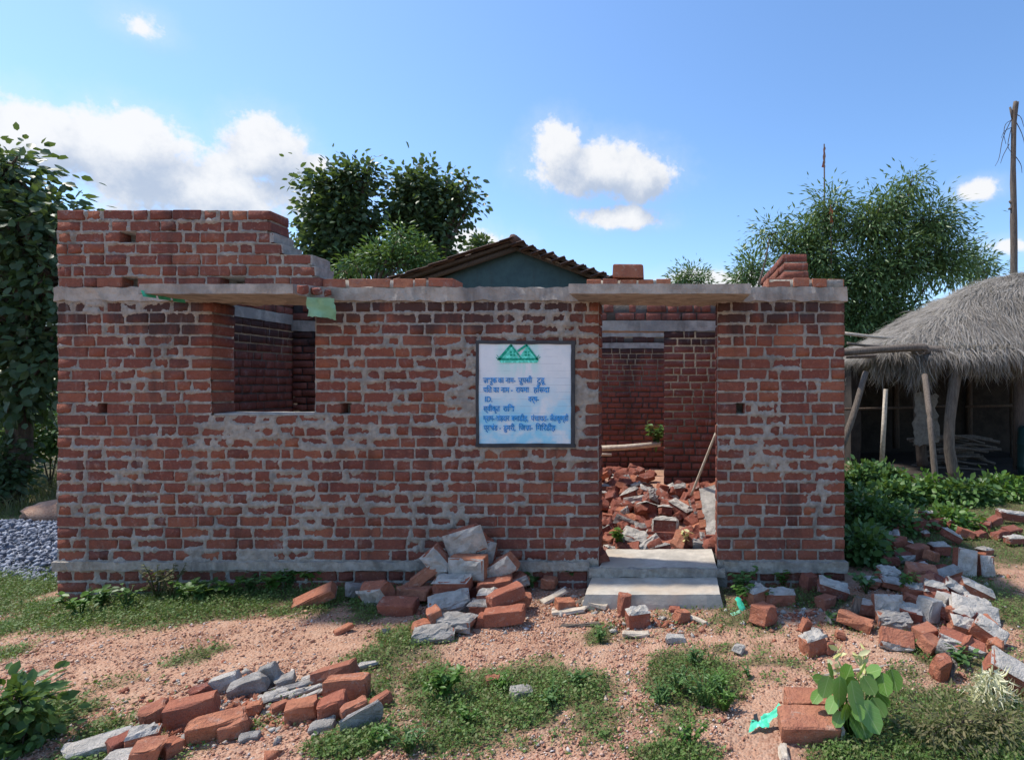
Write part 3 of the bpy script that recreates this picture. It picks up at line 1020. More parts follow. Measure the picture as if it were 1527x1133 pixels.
concrete('window_canopy', (-3.55, WY - .45, ZL0 - .003), (-2.52, WY + .02, ZL1 + .003), amp=.006, cell=.05, seed=6, warp=shelf)
concrete('door_canopy', (-.68, WY - .45, ZL0 - .003), (.535, WY + .02, ZL1 + .003), amp=.005, cell=.05, seed=7, warp=shelf)
concrete('lintel_band', (WX0 + .01, 4.535, ZL0 + .052), (WX0 + .25, YB, ZL1 + .062), seed=8)
concrete('lintel_band', (WX0 + .245, YP - .012, ZL0 - .02), (1.058, YP + .24, ZL1), amp=.008, seed=9)
concrete('lintel_band', (WX0 + .245, YB - .012, 2.13), (1.058, YB + .24, 2.215), seed=10)
concrete('lintel_band', (WX0 + .245, YB - .012, 2.309), (1.058, YB + .24, 2.44), seed=11)
concrete('lintel_band', (1.045, 4.55, ZL0), (1.30, YB, ZL1 - .004), seed=12)
concrete('door_sill', (DOOR[0] + .01, WY - .035, .10), (DOOR[1] - .01, 4.72, .235), mat=M_step, amp=.006, seed=13)


concrete('sill_edge', (DOOR[0] - .06, WY - .062, .165), (DOOR[1] + .05, WY - .028, .229), mat=M_mortar, amp=.012, cell=.03, seed=23)


def splay(co):
    c0 = co.copy()
    t = (0.18 - co.z) / .2
    c0.x += (co.x + .09) * .035 * t * 3
    c0.y -= .03 * t if co.y < 4.1 else 0
    return c0


concrete('doorstep', (-.575, 3.90, -.02), (.335, WY - .034, .166), mat=M_step, amp=.005, cell=.05, seed=14, warp=splay)
# cement lumps on the stepped end of the parapet
for k, xe in enumerate([-2.652, -2.68, -2.90, -2.965]):
    bm = bmesh.new()
    z = ZL1 + (k + 1) * PC
    rough_box(bm, (xe - .025, WY + .004, z + .004), (xe + .006, WY + WT - .01, z + PC - .008), .05, .006, k)
    hp(obj_bm('mortar', bm, M_lump_grey, house))
# floor of the rooms
concrete('earth_floor', (WX0 + .245, 4.53, -.05), (1.05, YB, .20), mat=M_mud, cell=.25, amp=.02, seed=15)


# ------------------------------------------------------------------ painted notice panel on the wall
m, T = material('whitewash')
p = pos(T)
c = T.mix(T.step(T.noise(p, 5, 5, .6), .35, .7), (0.76, 0.78, 0.78), (0.66, 0.71, 0.73))
bl = T.m('MULTIPLY', T.step(T.n('ShaderNodeSeparateXYZ', {0: p}).outputs[2], 1.66, 1.30), T.step(T.noise(p, 7, 5, .6), .30, .60))
c = T.mix(T.m('MULTIPLY', bl, 0.9), c, (0.24, 0.62, 0.80))             # the blue paint has run into the whitewash
z_ = T.n('ShaderNodeSeparateXYZ', {0: p})
gr = T.m('MULTIPLY', T.m('MULTIPLY', T.step(z_.outputs[2], 1.58, 1.74), T.step(T.m('ABSOLUTE', T.m('ADD', z_.outputs[0], 1.13)), .2, .1)), T.step(T.noise(T.scaled(p, (20, 1, 4)), 1, 4), .35, .6))
c = T.mix(T.m('MULTIPLY', gr, 0.55), c, (0.35, 0.75, 0.68))
ln = T.m('LESS_THAN', T.m('FRACT', T.m('MULTIPLY', z_.outputs[2], 19.0)), 0.06)
c = T.mix(T.m('MULTIPLY', T.m('MULTIPLY', ln, T.step(T.noise(p, 9, 3), .45, .6)), 0.4), c, (0.25, 0.27, 0.33))
finish(T, c, 0.75, T.noise(p, 30, 4), 0.15)
M_white = m


def paint(name, rgb):
    m, T = material(name)
    n1 = T.noise(pos(T), 60, 3)
    finish(T, T.mix(T.step(n1, .4, .7), rgb, tuple(min(1, v * 1.6 + .05) for v in rgb)), 0.7)
    return m


M_bluep, M_greenp, M_greenl = paint('blue_lettering', (0.0, 0.20, 0.50)), paint('green_logo_paint', (0.0, 0.30, 0.19)), paint('pale_green_paint', (0.10, 0.62, 0.46))
SX0, SX1, SZ0, SZ1 = -1.425, -0.735, 1.145, 1.885
YS = WY - .022
sign = empty('notice_panel', (-1.08, YS, 1.5), 'white painted notice panel with blue handwriting and a green twin-roof emblem, framed in black', 'sign')
SO = Vector((-1.08, YS, 1.5))


def sp(o):
    o.location = Vector(o.location) - SO
    return o


bm = bmesh.new()
rough_box(bm, (SX0, YS, SZ0), (SX1, WY + .02, SZ1), .06, .0022, 3)
sp(obj_bm('panel', bm, M_white, sign))
for nm, lo, hi in (('frame', (SX0 - .021, YS - .006, SZ1 - .002), (SX1 + .03, WY + .012, SZ1 + .024)), ('frame', (SX0 - .020, YS - .006, SZ0 - .026), (SX1 + .028, WY + .012, SZ0 + .002)),
                   ('frame', (SX0 - .018, YS - .008, SZ0), (SX0 + .003, WY + .012, SZ1)), ('frame', (SX1 - .003, YS - .008, SZ0), (SX1 + .024, WY + .012, SZ1))):
    bm = bmesh.new()
    rough_box(bm, lo, hi, .05, .004, hash(lo) % 50)
    sp(obj_bm(nm, bm, M_black, sign))


def lettering(text, px, py, size, wpx):
    cu = bpy.data.curves.new('lettering', 'FONT')
    cu.body = text
    cu.size = size
    cu.offset = .0011
    cu.extrude = .0008
    tmp = bpy.data.objects.new('lettering', cu)
    COL.objects.link(tmp)
    bpy.context.view_layer.update()
    dg = bpy.context.evaluated_depsgraph_get()
    me = bpy.data.meshes.new_from_object(tmp.evaluated_get(dg))
    bpy.data.objects.remove(tmp)
    me.materials.clear()
    me.materials.append(M_bluep)
    o = bpy.data.objects.new('lettering', me)
    link(o, sign)
    w = P(px, py, YS)
    o.location = Vector((w.x, YS - .0052, w.z)) - SO
    o.rotation_euler = (R(90), R(rnd.uniform(-.8, .8)), 0)
    w0 = max(v.co.x for v in me.vertices) - min(v.co.x for v in me.vertices)
    o.scale = (wpx * YS / FPX / w0, 1, 1)


U_ = '\u093f'
for t, px, py, s, w in (("लाभुक", 720.5, 571, .058, 21), ("का", 743, 571, .058, 9), ("नाम-", 754, 571, .058, 15), ("लुपसी", 773, 571, .058, 21), ("टुडू", 801, 571, .058, 13),
                     ("प%sत" % U_, 721, 585, .058, 13), ("का", 736, 585, .058, 9), ("नाम -", 747, 585, .058, 18), ("रायमा", 769.5, 585, .058, 20), ("हाँसदा", 796, 585, .058, 24),
                     ("ID.", 723, 599, .055, 11), ("वर्ष-", 788, 599, .058, 16), ("स्वीकृत", 721, 613, .058, 25), ("रा%sश" % U_, 750.5, 613, .058, 17), ("ग्राम-", 721, 627.5, .058, 17), ("ओहदार", 739, 627.5, .058, 21), ("बनाडीह,", 763, 627.5, .058, 25),
                     ("पंचायत-", 792, 627.5, .058, 26), ("जैतकुण्डी", 820, 627.5, .058, 28), ("प्रखंड -", 721.5, 641.5, .058, 26), ("डुमरी,", 751, 641.5, .058, 18), ("%sजला-" % U_, 774, 641.5, .058, 21), ("%sग%sरडीह" % (U_, U_), 799, 641.5, .06, 30)):
    lettering(t, px, py, s, w)


def strokes(name, polys, mat, y):
    V, F = [], []
    for poly in polys:
        b = len(V)
        w = [P(a, bb, YS) for a, bb in poly]
        V += [(q_.x, YS - y, q_.z) for q_ in w]
        F += [(b, b + i, b + i + 1) for i in range(1, len(w) - 1)]
    sp(mesh_np(name, V, F, mat, sign))


def bar(a, b, t):
    d = Vector((b[0] - a[0], b[1] - a[1]))
    n_ = Vector((-d.y, d.x)).normalized() * t / 2
    return [(a[0] - n_.x, a[1] - n_.y), (b[0] - n_.x, b[1] - n_.y), (b[0] + n_.x, b[1] + n_.y), (a[0] + n_.x, a[1] + n_.y)]


strokes('emblem_tint', [[(744, 537), (804, 537), (801, 541), (747, 541)], [(748, 534.5), (764, 516), (774, 534.5)], [(774, 534), (786, 516), (800, 534)]], M_greenl, .0042)
strokes('emblem', [bar((744, 536), (763, 514.5), 4.0), bar((762, 514), (778, 535), 2.4), bar((772, 524), (786, 514.2), 3.4), bar((785, 514), (802, 536), 2.6), bar((742, 536), (803, 536), 2.6),
                   bar((746, 534.5), (801, 534.5), 1.0), bar((740, 533), (745, 536.5), 1.2), bar((741, 529), (746, 536), .8), bar((804, 529), (800, 536), .9), bar((806, 532), (801, 536.5), .9),
                   bar((760.6, 525), (764.4, 525), 3), bar((766, 525), (769, 525), 3), bar((760.6, 529.3), (764.4, 529.3), 3), bar((766, 529.3), (769, 529.3), 3),
                   bar((782.4, 525), (785.8, 525), 3), bar((787.4, 525), (790, 525), 3), bar((782.4, 529.3), (785.8, 529.3), 3), bar((787.4, 529.3), (790, 529.3), 3)], M_greenp, .0058)

# ------------------------------------------------------------------ loose bricks and mortar lumps


def chunk_mesh(L, W, H, seed, cuts=1, jit=.004):
    """a brick (or a broken piece of one): corners knocked off, faces uneven"""
    q_ = random.Random(seed)
    bm = bmesh.new()
    bmesh.ops.create_cube(bm, size=1)
    for v in bm.verts:
        v.co = Vector((v.co.x * L, v.co.y * W, v.co.z * H))
    for k in range(q_.choice((1, 2, 2, 3))):              # knocked-off corners
        n_ = Vector((q_.choice((-1, 1)) * q_.uniform(.3, 1) / L, q_.choice((-1, 1)) * q_.uniform(.2, 1) / W, q_.choice((-1, 1)) * q_.uniform(.2, 1) / H)).normalized()
        ext = abs(n_.x) * L / 2 + abs(n_.y) * W / 2 + abs(n_.z) * H / 2
        bmesh.ops.bisect_plane(bm, geom=bm.verts[:] + bm.edges[:] + bm.faces[:], plane_co=n_ * ext * q_.uniform(.80, .92), plane_no=n_, clear_outer=True)
        bmesh.ops.holes_fill(bm, edges=[e for e in bm.edges if e.is_boundary])
    for k in range(cuts):
        n_ = Vector((q_.choice((-1, 1)) * q_.uniform(.5, 1), q_.uniform(-.6, .6), q_.uniform(-.6, .6))).normalized()
        ext = abs(n_.x) * L / 2 + abs(n_.y) * W / 2 + abs(n_.z) * H / 2
        co = n_ * ext * q_.uniform(.60, .86)
        r_ = bmesh.ops.bisect_plane(bm, geom=bm.verts[:] + bm.edges[:] + bm.faces[:], plane_co=co, plane_no=n_, clear_outer=True)
        bmesh.ops.holes_fill(bm, edges=[e for e in bm.edges if e.is_boundary])
    bmesh.ops.bevel(bm, geom=bm.edges[:], offset=.006, segments=1, affect='EDGES')
    bmesh.ops.triangulate(bm, faces=bm.faces[:])
    long = [e for e in bm.edges if e.calc_length() > .05]
    bmesh.ops.subdivide_edges(bm, edges=long, cuts=1)
    bmesh.ops.triangulate(bm, faces=bm.faces[:])
    for v in bm.verts:
        v.co += Vector((q_.uniform(-jit, jit), q_.uniform(-jit, jit), q_.uniform(-jit, jit))) + mnoise.noise_vector(v.co * 18 + Vector((seed * 3, 0, 0))) * .008
    bmesh.ops.recalc_face_normals(bm, faces=bm.faces)
    me = bpy.data.meshes.new('loose_brick')
    bm.to_mesh(me)
    bm.free()
    return me


CACHE = {}


def chunk(L, W, H, cuts, mat, var):
    key = (round(L, 2), round(W, 2), round(H, 2), cuts, mat.name, var)
    if key not in CACHE:
        me = chunk_mesh(L, W, H, hash(key[:4]) % 997 + var * 13, cuts)
        me.materials.append(mat)
        CACHE[key] = me
    return CACHE[key]


def crust(a, b, seed, thick=.015, rag=.30):
    """a ragged layer of old mortar, a by b, lying on z = 0"""
    q_ = random.Random(seed)
    nx_, ny_ = 7, 5
    V, F = [], []
    for lay in (0, 1):
        for j in range(ny_):
            for i in range(nx_):
                u, v = i / (nx_ - 1) - .5, j / (ny_ - 1) - .5
                ed = i in (0, nx_ - 1) or j in (0, ny_ - 1)
                s = (1.03 if not lay else .97) - (q_.uniform(0, rag) if ed and lay else 0)
                V.append((u * a * s, v * b * s, (thick * q_.uniform(.35, 1.6) * (.6 if ed else 1)) if lay else -.004))
    o = nx_ * ny_
    for j in range(ny_ - 1):
        for i in range(nx_ - 1):
            k = j * nx_ + i
            F.append((o + k, o + k + 1, o + k + nx_ + 1, o + k + nx_))
    ring = [i for i in range(nx_)] + [nx_ * j + nx_ - 1 for j in range(1, ny_)] + [nx_ * (ny_ - 1) + i for i in range(nx_ - 2, -1, -1)] + [nx_ * j for j in range(ny_ - 2, 0, -1)]
    for i in range(len(ring)):
        x, y = ring[i], ring[(i + 1) % len(ring)]
        F.append((x, y, o + y, o + x))
    me = bpy.data.meshes.new('mortar')
    me.from_pydata(V, [], F)
    me.update()
    return me


CRUST = {}


def add_crust(o, L, W, H, face, mat, seed):
    ab = {'z': (L, W), 'y': (L, H), 'x': (W, H)}[face[1]]
    key = (round(ab[0], 2), round(ab[1], 2), mat.name, seed % 4)
    if key not in CRUST:
        CRUST[key] = crust(ab[0], ab[1], seed)
        CRUST[key].materials.append(mat)
    s = -1 if face[0] == '-' else 1
    if face[1] == 'z':
        loc, rot = (0, 0, s * H / 2), (0 if s > 0 else math.pi, 0, 0)
    elif face[1] == 'y':
        loc, rot = (0, s * W / 2, 0), (-s * math.pi / 2, 0, 0)
    else:
        loc, rot = (s * L / 2, 0, 0), Matrix(((0, 0, s), (s, 0, 0), (0, 1, 0))).to_euler()
    inst('mortar', CRUST[key], o, loc, rot)


NB = [0]


def piece(px, py, h, size, rot, cuts=1, coat='', mat=None, label=None, group=None, name='loose_brick', cat='brick', Y=None, crustmat=None):
    """a loose brick whose middle is seen at (px, py): h above the ground, or at depth Y"""
    NB[0] += 1
    L, W, H = size
    mat = mat or M_loose
    loc = G(px, py, h) if Y is None else P(px, py, Y)
    o = inst(name, chunk(L, W, H, cuts, mat, NB[0] % 7), None, loc, [R(a) for a in rot])
    for f in coat.split():
        add_crust(o, L, W, H, f, crustmat or M_lump, NB[0])
    tag(o, label, cat, group)
    return o


FULL, HALF, TQ, SM = (.235, .112, .075), (.125, .112, .075), (.175, .112, .075), (.075, .06, .045)
ML, MG = M_lump, M_lump_grey
# -- heap against the wall below the notice
gA = 'bricks heaped against the front wall'
for a in [
    (696, 806, 0, (.27, .085, .19), (8, -16, 6), 2, '-y', None, 'topmost mortar-faced block of the heap leaning on the front wall', 4.17),
    (699, 845, 0, (.25, .10, .16), (6, 2, -4), 0, '-y', None, 'upright square mortar-faced block under the topmost block of the wall heap', 4.09),
    (653, 836, 0, (.20, .10, .125), (8, 52, 12), 0, '-y', None, 'pale block tilted on its corner left of the wall heap top', 4.10),
    (748, 846, 0, (.22, .09, .125), (14, -33, -8), 1, '-y', None, 'grey block tilted up to the right of the wall heap', 4.15),
    (725, 824, 0, (.14, .09, .20), (0, 12, 0), 2, '-y', MG, 'grey lump wedged behind the top of the wall heap', 4.22),
    (634, 857, 0, FULL, (0, -38, 10), 0, '', None, 'dark red brick tilted below the pale corner block', 4.08),
    (563, 884, .08, (.22, .10, .15), (28, -10, -20), 0, '-y', None, 'white-faced brick lying on edge at the left end of wall heap', None),
    (620, 882, 0, FULL, (0, 1, -14), 0, '', None, 'clean orange brick lying between the white-faced brick and the heap middle', 4.02),
    (594, 903, .055, FULL, (14, 2, 3), 0, '', None, 'orange brick with pale mortar rim lying low at left front of wall heap', None),
    (675, 871, 0, (.24, .12, .085), (10, -1, -3), 0, '+z', None, 'orange brick with white mortar top in the middle of wall heap', 3.98),
    (670, 899, 0, (.25, .12, .085), (22, -6, 22), 0, '+z -y', None, 'brick half covered in white mortar at the front middle of wall heap', 3.82),
    (682, 928, .05, (.21, .12, .07), (0, 2, -6), 1, '+z -y', MG, 'grey mortar-covered brick under the white-coated brick', None),
    (648, 944, .03, (.23, .12, .05), (10, 2, 14), 2, '+z -y', MG, 'low grey mortar slab at the foot of wall heap', None),
    (752, 917, .06, (.245, .115, .085), (6, -4, 8), 0, '', None, 'long orange brick lying at the right foot of wall heap', None),
    (719, 925, .035, (.06, .09, .075), (0, 8, 6), 1, '', None, 'stub of orange brick against the long brick at heap foot', None),
    (754, 888, 0, (.22, .115, .09), (0, -12, 40), 0, '', None, 'orange brick set askew on top of the long brick', 3.78),
    (738, 871, 0, FULL, (6, -6, 6), 0, '', None, 'flat orange brick at the right back of wall heap', 4.05),
    (727, 890, 0, HALF, (0, 0, 10), 0, '+z', None, 'half brick with mortar top inside the right side of wall heap', 3.9),
    (722, 905, 0, (.2, .12, .06), (0, 4, 6), 1, '+z', MG, 'grey flat piece pressed under the half brick', 3.82),
    (777, 893, .07, HALF, (0, 10, 20), 1, '', None, 'brick end sticking out behind the askew brick', None),
    (650, 922, .07, HALF, (0, 70, 30), 0, '', None, 'dark brick end standing under the white-coated brick', None),
    (632, 936, .03, HALF, (0, 8, 40), 1, '', None, 'short orange piece left of the low grey slab', None),
    (706, 905, 0, FULL, (0, 0, -10), 0, '', M_loose_dull, 'dull brick buried in the middle of wall heap', 3.88),
    (660, 885, 0, FULL, (0, 4, 12), 0, '', M_loose_dull, 'dull brick behind the white-topped brick', 4.08),
    (700, 880, 0, FULL, (0, 0, 4), 0, '', M_loose_dull, 'dull brick carrying the upright blocks', 4.1),
    (715, 862, 0, FULL, (0, 4, -4), 0, '+z', M_loose_dull, 'brick squeezed between upright block and front wall', 4.16),
    (770, 866, 0, TQ, (10, -20, 10), 1, '-y', MG, 'grey-coated brick lying behind the right of wall heap', 4.15),
]:
    px, py, h, size, rot, cuts, coat, mat, lab, Y = a
    cm = MG if mat is MG else None
    piece(px, py, h, size, rot, cuts, coat, M_loose if mat is MG else mat, lab, gA, Y=Y, crustmat=cm)

# -- scattered in front of the wall, left to right
gB = 'single bricks lying in the yard'
piece(469, 891, .05, (.26, .11, .075), (24, -24, 14), 0, '-z', None, 'single orange brick propped at a slant in the weeds by the wall', gB)
piece(512, 938, .02, (.10, .05, .03), (0, -20, 40), 1, '', None, 'small bright orange brick chip lying left of the wall heap', gB)
piece(545, 862, .06, (.11, .10, .09), (10, 20, 10), 2, '', M_loose_dull, 'rounded dusty lump by the wall left of the heap', gB)
piece(530, 880, .05, (.14, .10, .08), (10, 20, 50), 2, '', MG, 'earthy grey lump in the weeds left of the heap', gB, 'mortar_lump', 'rubble')
piece(819, 868, .05, (.11, .09, .07), (0, 4, -8), 1, '', None, 'small brick piece on the ground at the wall right of the heap', gB)
piece(841, 900, .035, (.12, .10, .06), (0, 6, 20), 1, '', None, 'red brick piece among the wood splinters left of doorstep', gB)
piece(931, 901, .06, (.07, .075, .14), (0, 6, 30), 1, '', None, 'brick stub standing on end in front of the doorstep', gB)
piece(951, 921, .05, (.14, .10, .10), (4, 0, 20), 0, '+z', None, 'squat brick piece with mortar spot in front of the doorstep', gB)
piece(1016, 918, .035, (.085, .08, .07), (0, 10, 30), 1, '', None, 'small orange brick cube on bare soil before the doorstep', gB)
piece(1006, 909, .015, (.08, .06, .03), (0, 4, 10), 1, '', None, 'thin brick flake at the foot of doorstep', gB)
piece(1139, 915, .06, (.15, .13, .11), (0, 8, 48), 1, '', None, 'large orange brick half beside the green plastic scrap', gB)
piece(1127, 887, .06, (.14, .12, .10), (4, -4, 30), 0, '+z', None, 'brick with white mortar top beside right end of doorstep', gB)
piece(1163, 890, .05, (.20, .11, .08), (2, -2, -4), 0, '+z', None, 'long brick with white mortar top by the right pier', gB)
piece(1112, 884, .04, (.08, .07, .06), (4, 14, 20), 1, '', M_loose_dull, 'dusty pink piece against the doorstep end', gB)
piece(1130, 905, .02, (.09, .07, .03), (4, 14, 50), 2, '', MG, 'grey mortar flake beside the large orange half', gB, 'mortar_lump', 'rubble')
piece(1006, 952, .018, (.12, .07, .04), (0, 6, 10), 2, '', ML, 'pale mortar lump on bare soil in mid yard', gB, 'mortar_lump', 'rubble')
piece(1102, 966, .02, (.09, .06, .04), (10, 16, 70), 2, '', ML, 'pale broken flake beside the grass tuft', gB, 'mortar_lump', 'rubble')
piece(1213, 960, .05, (.13, .10, .10), (0, -6, 20), 1, '+z', None, 'brick stub with white top standing alone before the right pile', gB)
piece(1236, 965, .04, (.05, .05, .07), (0, 10, 30), 1, '', None, 'little red brick piece right of the white-topped stub', gB)
piece(1201, 932, .035, (.07, .05, .08), (10, 24, 30), 1, '', None, 'thin brick sliver standing in soil near the right pile', gB)
piece(1218, 940, .02, (.09, .05, .03), (0, 30, 60), 1, '', MG, 'grey mortar flake behind the white-topped stub', gB, 'mortar_lump', 'rubble')
piece(1253, 946, .02, (.06, .045, .04), (0, 10, 0), 1, '', None, 'tiny orange brick bit in grass before the right pile', gB)
piece(1206, 1081, .05, (.25, .13, .10), (14, 1, -3), 0, '+x', None, 'large orange brick in front, next to the green plastic bag', gB)
piece(1210, 1048, .05, (.24, .12, .085), (6, 0, 0), 0, '', None, 'red brick right behind the large front brick', gB)
piece(1509, 1008, .07, (.24, .13, .12), (16, 24, -24), 1, '+z', None, 'big white-crusted brick beside the cream straw clump', gB)
piece(776, 1033, .02, (.10, .08, .05), (0, 5, 20), 2, '', MG, 'grey mortar lump in the grass right of the small green bush', gB, 'mortar_lump', 'rubble')
piece(735, 1015, .02, (.07, .06, .05), (0, 5, 20), 2, '', None, 'crumbly orange brick lump in the grass patch', gB)

# -- foreground heap, left
gC = 'bricks in the low heap at the front left'
for a in [
    (499, 1003, .05, (.26, .12, .075), (-8, -8, 20), 0, '', None, 'flat orange brick at the back of front-left heap'),
    (518, 1026, .06, (.26, .075, .12), (4, -6, 20), 0, '', None, 'long orange brick on edge topping the right of front-left heap'),
    (450, 1060, .045, (.17, .09, .10), (4, -4, 24), 0, '', None, 'orange brick piece left of the pair in front-left heap'),
    (498, 1056, .055, (.15, .10, .11), (6, -8, 34), 0, '', None, 'orange brick block in front of the long edge brick'),
    (530, 1062, .05, (.14, .08, .10), (8, -14, 36), 0, '', None, 'orange brick partly behind the thin grey slab'),
    (541, 1072, .05, (.20, .022, .11), (12, -16, 36), 1, '', MG, 'thin grey mortar slab leaning at the right end of front-left heap'),
    (568, 1044, .03, (.13, .06, .05), (0, -20, 34), 1, '', None, 'thin brick end behind the grey slab'),
    (286, 1058, .06, (.25, .10, .10), (6, -8, 26), 0, '', None, 'large orange brick in the middle of front-left heap'),
    (322, 1082, .05, (.27, .09, .085), (10, -4, 40), 0, '', None, 'longest orange brick lying aslant in front-left heap'),
    (350, 1084, .04, (.14, .09, .075), (0, -4, 30), 2, '', None, 'rounded dark orange brick right of the longest one'),
    (231, 1066, .05, (.13, .10, .09), (4, -8, 36), 1, '', None, 'brown brick piece left of the large orange brick'),
    (214, 1104, .045, (.14, .10, .08), (4, -4, 26), 2, '+z', None, 'rounded brick with pale crust low in front-left heap'),
    (222, 1124, .05, (.13, .11, .09), (4, -4, 30), 1, '', None, 'orange brick piece at the bottom edge of front-left heap'),
    (146, 1112, .03, (.25, .10, .05), (10, -4, 30), 1, '', ML, 'long pale mortar slab at the lower left of heap'),
    (182, 1110, .04, (.12, .09, .07), (4, -4, 50), 1, '', M_loose_dull, 'dark brick half between pale slab and rounded brick'),
    (183, 1133, .03, (.13, .09, .06), (4, -4, 20), 1, '', ML, 'pale lump at the very bottom of heap'),
    (255, 1115, .03, (.09, .07, .06), (4, -4, 50), 1, '', None, 'little orange piece under the longest brick'),
    (402, 1005, .06, (.10, .06, .10), (0, -14, 20), 2, '', MG, 'grey pointed mortar rock standing behind front-left heap'),
    (368, 1024, .045, (.20, .09, .08), (4, -8, 22), 2, '', MG, 'large flat grey mortar rock behind front-left heap'),
    (335, 1017, .045, (.14, .08, .07), (4, -8, 30), 1, '', ML, 'pale mortar block next to the flat grey rock'),
    (424, 1015, .03, (.11, .07, .05), (4, -8, 34), 2, '', MG, 'small grey rock between grey shards'),
    (380, 1056, .03, (.08, .06, .05), (4, -8, 34), 1, '', None, 'small red brick bit beside the shards'),
    (418, 1052, .03, (.09, .06, .04), (4, -8, 34), 1, '', None, 'red brick chip left of the orange block'),
    (372, 1098, .02, (.09, .05, .03), (4, -8, 34), 1, '', MG, 'flat grey stone on bare soil below the rounded brick'),
    (300, 1030, .03, (.12, .07, .05), (4, -8, 34), 2, '', M_loose_dull, 'dull brick lump behind the large orange brick'),
    (480, 1081, .02, (.12, .06, .035), (4, -4, 24), 2, '', MG, 'grey flake under the orange block'),
    (300, 1090, .025, (.17, .05, .03), (4, -10, 36), 1, '', MG, 'grey strip lying between the two large bricks'),
]:
    px, py, h, size, rot, cuts, coat, mat, lab = a
    lump = mat in (ML, MG)
    size = (size[0] * (.74 if not lump else .84), size[1] * .88, size[2] * .98)
    rot = (rot[0] + rnd.uniform(-8, 8), rot[1] + rnd.uniform(-8, 8), rot[2] + rnd.uniform(-14, 14))
    piece(px, py, h * .85, size, rot, cuts, coat, mat, lab, gC, 'mortar_lump' if lump else 'loose_brick', 'rubble' if lump else 'brick')
for px, py, l in ((444, 1022, .20), (452, 1030, .16), (405, 1036, .14), (412, 1040, .17), (396, 1040, .10), (458, 1038, .18), (430, 1034, .13), (540, 993, .16), (515, 1010, .14), (470, 1008, .12), (432, 1026, .15)):
    piece(px, py, .02, (l, .035, .018), (rnd.uniform(-10, 20), rnd.uniform(-12, 2), rnd.uniform(28, 44)), 1, '', rnd.choice((ML, MG)), 'thin grey mortar shard between the bricks of front-left heap', 'grey shards in the front-left heap', 'mortar_shard', 'rubble')

# -- the pile at the right
gD = 'bricks in the pile right of the house'


def rp(cx, cy, *a, **k):
    return piece(1160 + cx / 3.54, 700 + cy / 3.54, *a, group=gD, **k)


